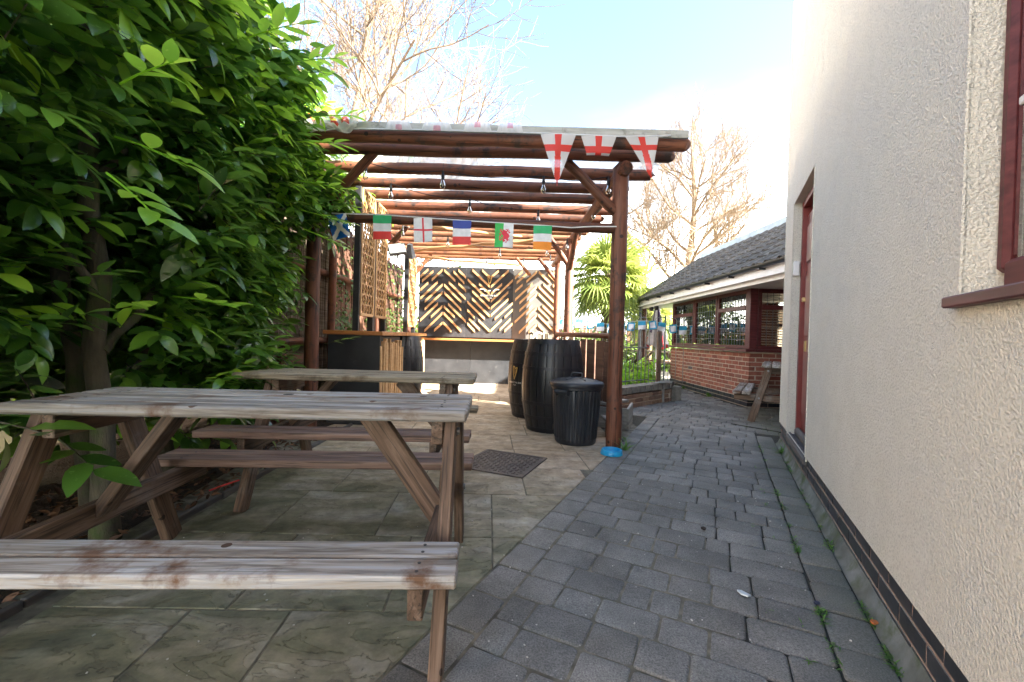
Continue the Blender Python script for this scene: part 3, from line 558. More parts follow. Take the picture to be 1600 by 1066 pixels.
dbox('room', -.3, 1.7, .5, 2.9, v1 + .6, v1 + .65, M_dark, house, 0)

# ------------------------------------------------------------------ bay-windowed brick building
bay = thing('brick_bar_building', 'low red brick building with a bay window, grey tiled roof and white fascia', 'building', (4.8, 9, 0))
BX, BY0, BY1, BH = 4.03, 7.18, 10.72, .93
core = MB().box((BX + 1.9, (BY0+BY1)/2, BH/2 - .02), (3.78, BY1-BY0-.02, BH - .0), 0)
bw = put('wall', core.mesh('wall', M_mortar), bay)
dk = [mat('brick %d' % i, [(.25, tuple(x*.6 for x in c)), (.7, c)], (12, 12, 12), 6, .85, .6, (70, 70, 70), .003, rnd=.2) for i, c in enumerate(((.27, .085, .055), (.33, .115, .075), (.25, .11, .08), (.09, .075, .08)))]
bms = [MB().box((0, 0, 0), (.214, .022, .064), .003, jit=.0015).mesh('brick', m_) for m_ in (dk[0], dk[0], dk[1], dk[1], dk[2], dk[0], dk[3])]
bmsd = [MB().box((0, 0, 0), (.214, .024, .064), .003).mesh('brick', M_engb)]; hb = {}
for c in range(12):
    z = .037 + c * .0765
    off = (c % 2) * .1125
    y = BY0 + .0 - off
    while y < BY1 - .02:
        a, b = max(y, BY0 - .008), min(y + .214, BY1)
        l = b - a
        if l > .04:
            src = bmsd if c < 2 else bms
            if l > .2: me = random.choice(src[:6] if random.random() > .03 else src)
            else: me = MB().box((0, 0, 0), (l, .0225, .064), .003).mesh('brick', M_engb if c < 2 else random.choice(dk[:3]))
            put('brick', me, bw, Matrix.Translation((BX + .0188 - .008 * (c < 2), (a+b)/2, z)) @ Matrix.Rotation(math.pi/2, 4, 'Z'))
        y += .225
    x = BX + .012 + (.1125 if c % 2 == 0 else 0)
    if c % 2 == 0: put('brick', MB().box((0, 0, 0), (.1, .022, .064), .003).mesh('brick', M_engb if c < 2 else dk[0]), bw, Matrix.Translation((BX + .05 + .012, BY0 + .0187, z)))
    while x < BX + 1.5:
        put('brick', random.choice(bmsd if c < 2 else bms[:6]), bw, Matrix.Translation((x + .118, BY0 + .0187 - .008 * (c < 2), z))); x += .225
# sill, window frames
beam('sill', (BX + .0, BY0 - .06, BH + .03), (BX + .0, BY1 + .03, BH + .03), .16, .045, M_upvc, bay); beam('sill', (BX + .082, BY0 + .02, BH + .03), (BX + 2.6, BY0 + .02, BH + .03), .16, .045, M_upvc, bay)
WZ0, WZ1 = BH + .055, 2.02
def fbox(name, c, d, mt, par, bev=.006): return put(name, MB().box((0, 0, 0), d, bev).mesh(name, mt), par, Matrix.Translation(c))
def bay_window(name, horizontal, a0, a1, fixed, lights, grid, blinds):
    """horizontal False: runs along y on the left face; True: runs along x on the front face"""
    def q(a, d, z): return (BX + .06 + d, a, z) if not horizontal else (a, BY0 + .06 + d, z)
    def s_(la, ld, lz): return (ld, la, lz) if not horizontal else (la, ld, lz)
    root = put(name, MB().box((0, 0, 0), s_(a1 - a0, .06, .06), .006).mesh('window', M_upvc), bay, Matrix.Translation(q((a0+a1)/2, 0, WZ0 + .03)))
    fbox('frame', q((a0+a1)/2, 0, WZ1 - .035), s_(a1 - a0, .062, .07), M_upvc, root)
    for a in (a0 + .03, a1 - .03): fbox('frame', q(a, 0, (WZ0+WZ1)/2), s_(.058, .064, WZ1 - WZ0 - .134), M_upvc, root)
    zt = WZ0 + .72
    if not fixed: fbox('transom', q((a0+a1)/2, -.004, zt), s_(a1 - a0 - .118, .07, .075), M_upvc, root)
    spans = [(WZ0 + .06, WZ1 - .07)] if fixed else [(WZ0 + .06, zt - .038), (zt + .038, WZ1 - .07)]
    for (z0, z1) in spans:
        fbox('pane', q((a0+a1)/2, .0, (z0+z1)/2), s_(a1 - a0 - .116, .005, z1 - z0 - .002), M_glass, root, 0)
        g = MB(); L_ = a1 - a0 - .12
        if grid:
            k = max(2, round(L_ / .1)); kz = max(2, round((z1-z0) / .11))
            for i in range(1, k): g.box(q(a0 + .06 + L_*i/k, -.006, (z0+z1)/2), s_(.007, .004, z1-z0), 0)
            for i in range(1, kz): g.box(q((a0+a1)/2, -.0075, z0 + (z1-z0)*i/kz), s_(L_, .004, .007), 0)
        else:
            for i in range(1, 3): g.box(q(a0 + .06 + L_*i/3, -.006, (z0+z1)/2), s_(.007, .004, z1-z0), 0)
        put('glazing_lead', g.mesh('glazing_lead', M_steelg), root)
    if blinds:
        z = WZ0 + .09; nb = 0
        bm_ = MB().box((0, 0, 0), s_(a1 - a0 - .14, .03, .004), 0, rot=Matrix.Rotation(.5, 3, 'Y' if not horizontal else 'X')).mesh('blind_slat', M_blind)
        while z < WZ1 - .09: put('blind_slat', bm_, root, Matrix.Translation(q((a0+a1)/2, .14, z))); z += .045
bay_window('window', False, BY0 + .14, BY0 + 1.22, False, 1, True, False)
bay_window('window', False, BY0 + 1.24, BY0 + 2.28, True, 1, True, False)
bay_window('window', False, BY0 + 2.30, BY1 - .06, False, 1, True, True)
bay_window('window', True, BX + .16, BX + 1.5, False, 1, True, True)
fbox('corner_post', (BX + .07, BY0 + .07, (WZ0+WZ1)/2), (.13, .13, WZ1 - WZ0 - .001), M_upvc, bay); fbox('corner_post', (BX + .07, BY1 - .03, (WZ0+WZ1)/2), (.10, .06, WZ1 - WZ0), M_upvc, bay)
m = MB(); m.box((BX + 1.9, BY0 + 2.9, 1.2), (.05, 1.2, 2), 0); m.box((BX + 1.9, BY0 + .9, 1.2), (.06, 1.6, 2), 0); put('room', m.mesh('room', M_dark), bay)
fbox('sun_block_wall', (5.8, 5.12, 1.66), (.2, 4.1, 3.36), M_brick, bay, 0)  # unseen wall added to keep direct sun off the pavers
fbox('wall_end', (BX + 2.6, BY1 - .1, 1.5), (2.3, .16, 1.1), M_render_far, bay, 0)
for i in range(2): fbox('worktop', (BX + 1.3, BY0 + 1.6, .95 + i*.5), (.5, 2.6, .04), M_edge, bay)
# soffit, fascia, roof
EX, EZ, RX, RZt = 3.60, 2.22, 5.32, 3.42; YE0, YE1 = 4.9, 12.15
fbox('soffit', ((EX + RX)/2 + .3, (YE0+YE1)/2, 2.03), (RX - EX + .8, YE1-YE0 - .04, .02), M_fascia, bay, 0)
fbox('fascia', (EX, (YE0+YE1)/2, 2.075), (.025, YE1-YE0, .235), M_fascia, bay, .003); fbox('fascia_board', (EX + .9, YE1 - .0, 2.105), (1.8, .03, .17), M_fascia, bay, .003)
m = MB(); n = 10; prof = [(math.cos(math.pi + math.pi*k/n)*.055, math.sin(math.pi + math.pi*k/n)*.055) for k in range(n+1)]
vs = [(EX - .075 + x, y, 2.215 + z) for y in (YE0, YE1 + .03) for x, z in prof] + [(EX - .075 + x*.9, y, 2.215 + z*.9) for y in (YE0, YE1 + .03) for x, z in prof]; a = n + 1
m.add(vs, [(k, k+1, a+k+1, a+k) for k in range(n)] + [(2*a+k, 2*a+k+1, 3*a+k+1, 3*a+k) for k in range(n)] + [(a+k, a+k+1, 3*a+k+1, 3*a+k) for k in range(n)])
put('gutter', m.mesh('gutter', M_gutter, 60), bay)
gb = MB().box((0, 0, 0), (.10, .035, .03), .004).mesh('gutter_bracket', M_gutter)
for i in range(9): put('gutter_bracket', gb, bay, Matrix.Translation((EX - .06, 5.2 + i * .85, 2.15)))
sl_ = Vector((RX - EX, 0, RZt - EZ)); SLEN = sl_.length; sl_.normalize(); nrm = Vector((-sl_.z, 0, sl_.x))
deckr = MB(); deckr.add([(EX - .04, YE0, EZ - .04), (EX - .04, YE1, EZ - .04), (RX, YE1, RZt - .04), (RX, YE0, RZt - .04)], [(0, 1, 2, 3)])
deckr.add([(EX, YE1 - .03, 2.03), (RX, YE1 - .03, 2.03), (RX, YE1 - .03, RZt - .05), (EX, YE1 - .03, EZ - .05)], [(0, 1, 2, 3)])
deckr.add([(RX, YE0, RZt), (RX, YE1, RZt), (RX + 2, YE1, RZt - .05), (RX + 2, YE0, RZt - .05)], [(0, 1, 2, 3)])
roof = put('roof', deckr.mesh('roof', M_tile), bay)
def tile_mesh(seed):
    m = MB(); W_, D_ = .315, .36; k = 12
    prof = [(x, .028 * max(0, math.cos((x - .06) / .06 * math.pi/2)) if abs(x - .06) < .06 else (.012 * max(0, math.cos((x - .255)/.055*math.pi/2)) if abs(x - .255) < .055 else 0)) for x in [W_ * i / k for i in range(k+1)]]
    vs = []
    for (t, dz) in ((0, .022), (D_, 0)):
        for x, h in prof: vs.append((x, t, h + dz + random.uniform(-.001, .001)))
    for x, h in prof: vs.append((x, 0, h + .004))
    a = k + 1; fs = [(i, i+1, a+i+1, a+i) for i in range(k)] + [(2*a+i, 2*a+i+1, i+1, i) for i in range(k)]
    return m.add(vs, fs).mesh('tile', M_tile, 50)
tms = [tile_mesh(i) for i in range(4)]
Xax = Vector((0, 1, 0))
for r_ in range(7):
    for c in range(24):
        o_ = Vector((EX - .06, 0, EZ - .0)) + sl_ * (r_ * .3); y = YE1 + .02 - (c + 1) * .3
        M = Matrix(((0, sl_.x, nrm.x, o_.x), (1, 0, 0, y), (0, sl_.z, nrm.z, o_.z + random.uniform(-.003, .003)), (0, 0, 0, 1)))
        put('roof_tile', random.choice(tms), roof, M)
m = MB(); m.box(((EX + RX)/2 - .03, YE1 + .03, (EZ + RZt)/2 + .03), (SLEN + .12, .07, .06), .01, rot=Matrix.Rotation(-math.atan2(sl_.z, sl_.x), 3, 'Y')); put('verge', m.mesh('verge', M_tile), bay)
fbox('flashing', (RX + .02, (YE0 + 12.15)/2, RZt + .07), (.05, 12.1 - YE0, .22), M_lead, bay, .004); fbox('flat_roof', (RX + 2.2, (YE0 + 12)/2, RZt + .05), (4.3, 12 - YE0, .2), M_lead, bay, .004)
log('eave_post', (3.70, 11.95, -.02), (3.70, 11.95, 2.02), .085, M_stain, bay)
put('downpipe', MB().tube([(3.56, 11.8, 0), (3.56, 11.8, 2.05)], .035, 10).mesh('downpipe', M_steelg, 40), bay)
for k in range(2):
    fl = thing('floodlight', ('small black round lamp hanging under the white eave, nearer the window', 'small black round lamp hanging under the white eave, nearer the post')[k], 'lamp', (3.75 - .03, (10.95, 11.35)[k], 2.02), group='round lamps under the eave')
    m = MB().lathe([(.001, -.15), (.05, -.14), (.065, -.09), (.06, -.05), (.02, -.03), (.015, .0)], 12, (3.72, (10.95, 11.35)[k], 2.02)); put('lamp_head', m.mesh('lamp_head', M_blk, 50), fl)

# ------------------------------------------------------------------ picnic tables
def picnic_table(label, center, rz, Lx, top_z, b_z, tw, npl, boff, bw_, frames, group, mt_top, mt_bench, mt_leg, hole=True, split=True):
    t = thing('picnic_table', label, 'picnic table', center, rz, group); B = WM[t]
    th = .04; pw = (tw - .011 * (npl - 1)) / npl
    for i in range(npl):
        y = -tw/2 + pw/2 + i * (pw + .011)
        beam('tabletop_plank', (-Lx/2 + random.uniform(-.004, .004), y, top_z - th/2), (Lx/2 + random.uniform(-.004, .004), y, top_z - th/2 + random.uniform(-.003, .003)), pw, th, mt_top, t, B, bev=.008)
    if hole:
        m = MB().tube([(0, 0, -.0005), (0, 0, .0015)], .022, 18); put('parasol_hole', m.mesh('parasol_hole', M_dark), t, B @ Matrix.Translation((.02, pw + .011, top_z)))
    for s in (-1, 1):
        for k in (0, 1):
            y = s * boff + (k - .5) * (bw_ / 2 + .007)
            beam('seat_plank', (-Lx/2, y, b_z - th/2), (Lx/2 + random.uniform(-.004, .004), y, b_z - th/2), bw_/2 - .006, th, mt_bench[0 if s < 0 else 1], t, B, bev=.005)
    sm_ = MB().tube([(0, 0, -.001), (0, 0, .0012)], .0055, 8).mesh('screw', M_grille); ch_ = [o_ for o_ in t.children if o_.name.startswith('tabletop_plank')]
    for xf in frames:
        for i in range(npl):
            y = -tw/2 + pw/2 + i * (pw + .011)
            for dy in (-.024, .024): put('screw', sm_, t, B @ Matrix.Translation((xf - (.047 if xf > 0 else -.047) + random.uniform(-.004, .004), y + dy, top_z)))
        for s in (-1, 1):
            for k in (0, 1):
                for dy in (-.022, .022): put('screw', sm_, t, B @ Matrix.Translation((xf - (.047 if xf > 0 else -.047), s * boff + (k - .5) * (bw_ / 2 + .007) + dy, b_z)))
        o = 1 if xf > 0 else -1
        beam('crossbar', (xf - o*.047, -tw/2 + .03, top_z - th - .045), (xf - o*.047, tw/2 - .03, top_z - th - .045), .044, .088, mt_leg, t, B)
        beam('seat_support', (xf - o*.047, -boff - bw_*.45, b_z - th - .048), (xf - o*.047, boff + bw_*.45, b_z - th - .048), .044, .092, mt_leg, t, B)
        for s in (-1, 1):
            l = beam('leg', (xf, s*.46, 0), (xf, s*(tw/2 - .09), top_z - th - .003), .044, .095, mt_leg, t, B, up=(0, 1, .45*s), bev=.005)
            for (f, z) in ((.5, b_z - th - .048), (.92, top_z - th - .045)):
                yy = s * (.46 + (tw/2 - .09 - .46) * z / (top_z - th)); bm_ = MB().tube([(-.002, 0, 0), (.009, 0, 0)], .014, 10)
                put('bolt', bm_.mesh('bolt', M_metal), l, B @ Matrix.Translation((xf + o*.023, yy, z)) @ (Matrix.Identity(4) if o > 0 else Matrix.Rotation(math.pi, 4, 'Z')))
        beam('brace', (xf - o*.055, 0, b_z - th - .05), (xf - o*.36, 0, top_z - th - .006), .044, .093, mt_leg, t, B, up=(1, 0, .5))
    return t
G_T = 'A-frame picnic tables on the patio'
picnic_table('weathered grey A-frame picnic table nearest the camera with a split front seat', (-.985, 1.745, 0), R(2.6), 1.635, .80, .413, .485, 5, .52, .2, (-.72, .755), G_T, M_old, (M_old, M_mahog), M_leg)
picnic_table('paler A-frame picnic table behind the first one with a reddish front seat', (-1.03, 2.96, 0), R(2.0), 1.56, .80, .50, .44, 4, .47, .18, (-.56, .62), G_T, M_old2, (M_mahog, M_old2), M_leg, False)
picnic_table('dark picnic table standing end-on in front of the red brick bay', (4.06, 6.13, 0), R(58), 1.5, .80, .42, .70, 6, .58, .22, (-.62, .62), G_T, M_old, (M_old, M_old), M_leg, False)
picnic_table('brown picnic table far beyond the iron railings under a folded parasol', (4.75, 13.6, 0), R(5), 1.7, .76, .44, .70, 5, .60, .22, (-.6, .6), G_T, M_old2, (M_mahog, M_mahog), M_leg, False)

# ------------------------------------------------------------------ pergola
pg = thing('pergola', 'long red-stained round-log pergola with a cloudy sheet roof beside the hedge', 'pergola', (-.4, 6.8, 0))
SBX = lambda y: 1.045 - .052 * (y - 4.25)
for (x, y, r, z) in ((1.045, 4.25, .078, 2.80), (.93, 7.1, .072, 2.72), (.96, 9.3, .07, 2.72), (-2.10, 4.42, .07, 2.72), (-2.32, 7.0, .07, 2.72), (-2.32, 9.4, .07, 2.72)):
    log('post', (x, y, -.02), (x + .004, y, z), r, M_stain, pg, bend=.004)
log('side_beam', (1.06, 4.12, 2.755), (.90, 9.75, 2.755), .068, M_stain, pg); log('side_beam', (-2.07, 4.12, 2.755), (-2.26, 9.75, 2.755), .068, M_stain, pg)
ry = [3.90, 4.16, 4.65, 5.09, 5.50, 5.96, 6.37, 6.76, 7.18, 7.6, 8.02, 8.42, 8.84, 9.26, 9.66]
rx = [1.53, 1.49, 1.46, 1.30, 1.34, 1.35, 1.28, 1.23, 1.20, 1.16, 1.18, 1.1, 1.15, 1.1, 1.1]
for i, (y, x) in enumerate(zip(ry, rx)):
    log('rafter', (-2.30 + random.uniform(-.05, .05), y + random.uniform(-.02, .02), 2.885), (x, y, 2.885 + random.uniform(-.012, .012)), .062 if i < 7 else .056, M_stain if i < 8 else M_log2, pg, bend=.007)
log('front_rail', (-2.08, 4.25, 2.235), (.985, 4.24, 2.19), .05, M_stain, pg)
log('brace', (.50, 4.24, 2.84), (1.0, 4.24, 2.36), .05, M_stain, pg, n=12); log('brace', (-1.42, 4.19, 2.865), (-2.05, 4.38, 2.28), .048, M_stain, pg, n=12)
log('brace', (1.02, 5.0, 2.70), (1.04, 4.30, 2.35), .042, M_log2, pg, n=12); log('brace', (.52, 7.0, 2.82), (.92, 7.1, 2.30), .045, M_stain, pg, n=12); log('brace', (.93, 6.4, 2.72), (.93, 7.05, 2.25), .045, M_stain, pg, n=12)
log('brace', (.55, 9.25, 2.8), (.93, 9.3, 2.35), .045, M_stain, pg, n=12); log('brace', (.05, 9.5, 2.85), (.35, 9.55, 2.5), .04, M_log2, pg, n=10)
log('brace', (-1.75, 6.9, 2.84), (-2.27, 7.0, 2.30), .045, M_stain, pg, n=12); log('brace', (-1.85, 9.3, 2.82), (-2.27, 9.4, 2.32), .045, M_log2, pg, n=12)
# split pale poles lying on the underside
log('rafter', (-1.75, 6.35, 2.73), (.1, 7.0, 2.74), .026, M_pine, pg, n=10, bend=.015); log('rafter', (-1.95, 8.2, 2.70), (.42, 7.35, 2.78), .03, M_pine, pg, n=10, bend=.02); log('rafter', (-2.0, 9.0, 2.72), (.1, 9.3, 2.66), .03, M_pine, pg, n=10, bend=.015)
m = MB(); nu, vs = 150, []
for j, y in enumerate((3.83, 6.0, 8.0, 9.95)):
    for i in range(nu + 1):
        x = -2.12 + 3.66 * i / nu; vs.append((x, y, 2.962 + .012 * math.sin(x * 2 * math.pi / .115) + .01 * (j % 2)))
m.add(vs, [(j*(nu+1)+i, j*(nu+1)+i+1, (j+1)*(nu+1)+i+1, (j+1)*(nu+1)+i) for j in range(3) for i in range(nu)])
put('roof_sheet', m.mesh('roof_sheet', M_sheet, 80), pg)
M_edgeb = mat('lichened grey board', [(.25, (.20, .20, .175)), (.5, (.36, .36, .33)), (.8, (.5, .49, .47))], (3, 20, 20), 6, .85, .5, rnd=0, dirt=((.13, .13, .10), 7, .55, .7))
beam('roof_edge_board', (-2.0, 3.815, 2.940), (1.535, 3.815, 2.940), .022, .072, M_edgeb, pg)
m = MB(); m.tube([(1.46 + .014*math.cos(a), 3.9, 2.80 + .014*math.sin(a)) for a in [k*math.pi/5 for k in range(11)]], .003, 6, caps=False); put('eye_bolt', m.mesh('eye_bolt', M_metal, 60), pg)

# ------------------------------------------------------------------ back wall of the shelter
M_sunlit = mat('painted sunlight on black', [(.3, (.085, .08, .074)), (.7, (.13, .12, .11))], (3, 3, 3), 6, .6, .25, rnd=.03)  # paler copy of the black paint: sunlight on the right panel put into the colour
fw = thing('feature_wall', 'black panelled back wall with diagonal pine battens and a gold harp emblem', 'wall', (-.5, 9.72, 0))
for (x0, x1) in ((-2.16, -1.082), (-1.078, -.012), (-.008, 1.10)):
    put('panel', MB().box((0, 0, 0), (x1-x0, .04, 1.60), .002).mesh('panel', M_black if x0 < -.05 else M_sunlit), fw, Matrix.Translation(((x0+x1)/2, 9.70, 1.84)))
for (x0, x1) in ((-2.02, -.942), (-.938, .30), (.304, 1.10)):
    put('lower_panel', MB().box((0, 0, 0), (x1-x0, .04, 1.0), .002).mesh('lower_panel', M_black), fw, Matrix.Translation(((x0+x1)/2, 9.66, .48)))
put('backing', MB().box((0, 0, 0), (3.24, .02, 2.6)).mesh('backing', M_black), fw, Matrix.Translation((-.53, 9.735, 1.3)))
beam('shelf', (-2.06, 9.50, .985), (1.0, 9.50, .985), .36, .045, M_top, fw)
SL = [(0,-2.132,2.402,-1.961,2.558),(0,-2.09,2.298,-1.845,2.522),(0,-1.87,2.328,-1.635,2.558),(0,-2.124,2.095,-1.953,2.257),(0,-2.119,1.905,-1.733,2.284),(0,-2.017,1.833,-1.626,2.221),(0,-2.013,1.661,-1.621,2.046),(0,-2.112,1.399,-1.72,1.79),(0,-1.866,1.484,-1.613,1.732),(0,-2.009,1.163,-1.609,1.573),(0,-1.786,1.175,-1.603,1.352),(0,-1.593,2.559,-1.336,2.325),(0,-1.378,2.529,-1.13,2.28),(0,-1.267,2.568,-1.091,2.401),(0,-1.48,2.285,-1.09,1.919),(0,-1.584,2.222,-1.187,1.841),(0,-1.259,2.261,-1.083,2.1),(0,-1.579,2.047,-1.183,1.669),(0,-1.482,1.787,-1.076,1.406),(0,-1.583,1.733,-1.329,1.496),(0,-1.579,1.573,-1.176,1.183),(0,-1.579,1.353,-1.399,1.171),(1,-0.945,2.577,-0.548,2.215),(1,-0.724,2.577,-0.548,2.416),(1,-1.05,2.357,-0.54,1.889),(1,-0.791,2.268,-0.544,2.049),(1,-0.938,2.095,-0.535,1.723),(1,-0.939,1.923,-0.53,1.542),(1,-1.043,1.845,-0.643,1.479),(1,-1.041,1.664,-0.87,1.494),(1,-1.002,1.469,-0.748,1.225),(1,-1.032,1.356,-0.862,1.186),(1,-0.784,1.439,-0.521,1.195),(1,-0.524,2.417,-0.341,2.582),(1,-0.518,2.206,-0.121,2.588),(1,-0.514,2.041,-0.263,2.274),(1,-0.509,1.875,-0.019,2.371),(1,-0.505,1.715,-0.117,2.097),(1,-0.5,1.549,-0.112,1.937),(1,-0.407,1.476,-0.01,1.844),(1,-0.182,1.522,-0.006,1.693),(1,-0.286,1.232,-0.045,1.487),(1,-0.179,1.205,-0.003,1.376),(1,-0.497,1.202,-0.25,1.454),(2,0.028,2.42,0.199,2.576),(2,0.07,2.316,0.314,2.54),(2,0.29,2.346,0.525,2.576),(2,0.037,2.113,0.207,2.275),(2,0.042,1.923,0.427,2.302),(2,0.144,1.851,0.534,2.239),(2,0.149,1.679,0.539,2.064),(2,0.05,1.417,0.441,1.808),(2,0.296,1.502,0.548,1.751),(2,0.154,1.181,0.553,1.591),(2,0.377,1.193,0.559,1.371),(2,0.567,2.577,0.824,2.343),(2,0.782,2.547,1.03,2.298),(2,0.892,2.586,1.069,2.419),(2,0.68,2.303,1.071,1.937),(2,0.576,2.24,0.974,1.859),(2,0.901,2.279,1.078,2.118),(2,0.581,2.065,0.979,1.687),(2,0.679,1.806,1.086,1.425),(2,0.578,1.751,0.833,1.514),(2,0.583,1.592,0.987,1.201),(2,0.583,1.371,0.764,1.189)]
for (k, x0, z0, x1, z1) in SL:
    dx, dz = x1 - x0, z1 - z0; h = .030   # a parallelogram with upright ends, 25 mm proud of the panel
    m = MB(); n = [(-dx/2, -dz/2 - h), (dx/2, dz/2 - h), (dx/2, dz/2 + h), (-dx/2, -dz/2 + h)]
    vs = [(x, y, z) for y in (-.014, .014) for x, z in n]
    m.add(vs, [(0, 1, 2, 3), (7, 6, 5, 4), (0, 4, 5, 1), (1, 5, 6, 2), (2, 6, 7, 3), (3, 7, 4, 0)])
    put('batten', m.mesh('batten', M_pine), fw, Matrix.Translation(((x0+x1)/2, 9.665, (z0+z1)/2)))
M_gold = plain('gold emblem', (.62, .40, .13), .35, .6); M_let = plain('white lettering', (.75, .75, .73), .5)
def harp(parent, M, s, bend=None):
    """pillar, curved neck, soundboard and strings, drawn in the x-z plane facing -y"""
    m = MB(); P = lambda x, z: (x * s, 0, z * s)
    m.tube([P(-.42, .86), P(-.40, .4), P(-.26, -.2), P(-.06, -.92)], [.055*s, .05*s, .05*s, .045*s], 6)
    m.tube([P(-.46, .80), P(-.36, 1.0), P(-.18, .98), P(0, .78), P(.2, .72), P(.40, .86), P(.50, .80), P(.47, .66)], [.05*s, .08*s, .07*s, .06*s, .06*s, .07*s, .06*s, .03*s], 6)
    m.tube([P(.44, .74), P(.34, .2), P(.14, -.45), P(-.06, -.95)], [.06*s, .085*s, .07*s, .045*s], 6)
    for i in range(6): t = (i + 1) / 7; m.tube([P(-.36 + .7*t, .82 - .06*t), P(-.33 + .62*t - .02, .35 - 1.0*abs(t - 1)*.9 - .1 + .0)], .014*s, 4)
    if bend: m.v = [bend(v) for v in m.v]
    return put('harp_emblem', m.mesh('harp_emblem', M_gold, 60), parent, M)
harp(fw, Matrix.Translation((-.545, 9.625, 2.36)), .115)
def text_mesh(body, size, ext=.002, bend=None, mt=None):
    c = bpy.data.curves.new('lettering', 'FONT'); c.body = body; c.size = size; c.extrude = ext; c.align_x = 'CENTER'; c.resolution_u = 2
    o = bpy.data.objects.new('lettering', c); me = bpy.data.meshes.new_from_object(o); bpy.data.objects.remove(o)
    me.materials.clear(); me.materials.append(mt or M_let)
    if bend:
        for v in me.vertices: v.co = bend(v.co)
    return me
TXR = Matrix.Rotation(math.pi/2, 4, 'X')
put('lettering', text_mesh('BEHIND THE BAR', .052, .004), fw, Matrix.Translation((-.545, 9.615, 1.985)) @ TXR)
put('lettering', text_mesh('EST. 1759', .03, .004), fw, Matrix.Translation((-.545, 9.615, 1.935)) @ TXR)
m = MB(); m.box((-.17, 0, .0), (.10, .008, .018)); m.box((.17, 0, 0), (.10, .008, .018)); m.box((-.10, 0, -.03), (.03, .008, .03)); m.box((.10, 0, -.03), (.03, .008, .03)); m.box((0, 0, -.03), (.05, .008, .02)); put('emblem_bar', m.mesh('emblem_bar', M_let), fw, Matrix.Translation((-.545, 9.618, 2.145)))

# ------------------------------------------------------------------ left-hand fence of the shelter
lf = thing('reed_fence', 'brown board and reed screen fence closing the left side of the pergola', 'fence', (-2.62, 7, 0))
y = 4.2
while y < 9.9:
    wd = random.uniform(.10, .15); hh = 2.62 + random.uniform(-.08, .1)
    if y > 6.1 or y < 4.4: put('fence_board', MB().box((0, 0, 0), (.02, wd - .012, hh), .003).mesh('fence_board', M_fence), lf, Matrix.Translation((-2.62 + random.uniform(-.01, .01), y + wd/2, hh/2)))
    y += wd
rd = MB(); y = 4.4
while y < 6.12: rd.tube([(-2.60, y, .1), (-2.60 + random.uniform(-.01, .01), y + random.uniform(-.01, .01), 2.5 + random.uniform(-.06, .06))], random.uniform(.005, .009), 5); y += .014
put('reeds', rd.mesh('reeds', M_reed, 80), lf, kind='stuff')
for z in (.95, 1.85): log('fence_rail', (-2.53, 4.3, z), (-2.53, 9.7, z + .05), .045, M_stain, lf)
for y in (5.72, 7.9): log('fence_post', (-2.45, y, 0), (-2.45, y, 2.7), .05, M_stain, lf)
put('backing', MB().box((-2.66, 7.05, 1.1), (.015, 5.6, 2.3)).mesh('backing', M_fence), lf)
beam('lower_rail', (-2.4, 4.35, .78), (-2.4, 5.0, .78), .05, .1, M_fence, lf)

# ------------------------------------------------------------------ counters and trellis screens
def counter(label, x0, x1, y0, y1, zt, sides, front=True):
    t = thing('bar_counter', label, 'bar counter', (x0, y0, 0), group='timber-topped black bar counters')
    if front: put('front_panel', MB().box((0, 0, 0), (x1 - x0 - .06, .03, zt - .05), .003).mesh('front_panel', M_black), t, Matrix.Translation(((x0+x1)/2, y0 + .03, (zt-.05)/2)))
    put('carcass', MB().box((0, 0, 0), (x1 - x0 - .12, y1 - y0 - .1, zt - .06), .003).mesh('carcass', M_black), t, Matrix.Translation(((x0+x1)/2 - .02, (y0+y1)/2 + .02, (zt-.06)/2)))
    beam('countertop', (x0 - .03, (y0+y1)/2, zt - .024), (x1, (y0+y1)/2, zt - .024), y1 - y0, .048, M_top, t, bev=.006)
    for (a, b) in sides:
        y = a
        while y < b:
            wd = random.uniform(.028, .06); l = random.uniform(.0, .14); le = random.uniform(-.05, .05)
            put('side_slat', MB().box((0, 0, 0), (.022 + random.uniform(0, .025), wd, zt - .08 - l - .02), .003, rot=Matrix.Rotation(le, 3, 'X')).mesh('side_slat', M_pine), t, Matrix.Translation((x1 - .045 + random.uniform(0, .015), y, (zt - .06 - l)/2)))
            y += wd + random.uniform(.004, .05)
    return t
counter('near black bar counter with varnished orange top in front of the reed fence', -2.18, -1.51, 4.92, 6.02, 1.10, [(4.98, 5.95)])
counter('far black bar counter with varnished orange top beside the black back wall', -2.25, -1.51, 6.06, 7.45, 1.10, [(7.05, 7.40)], False)
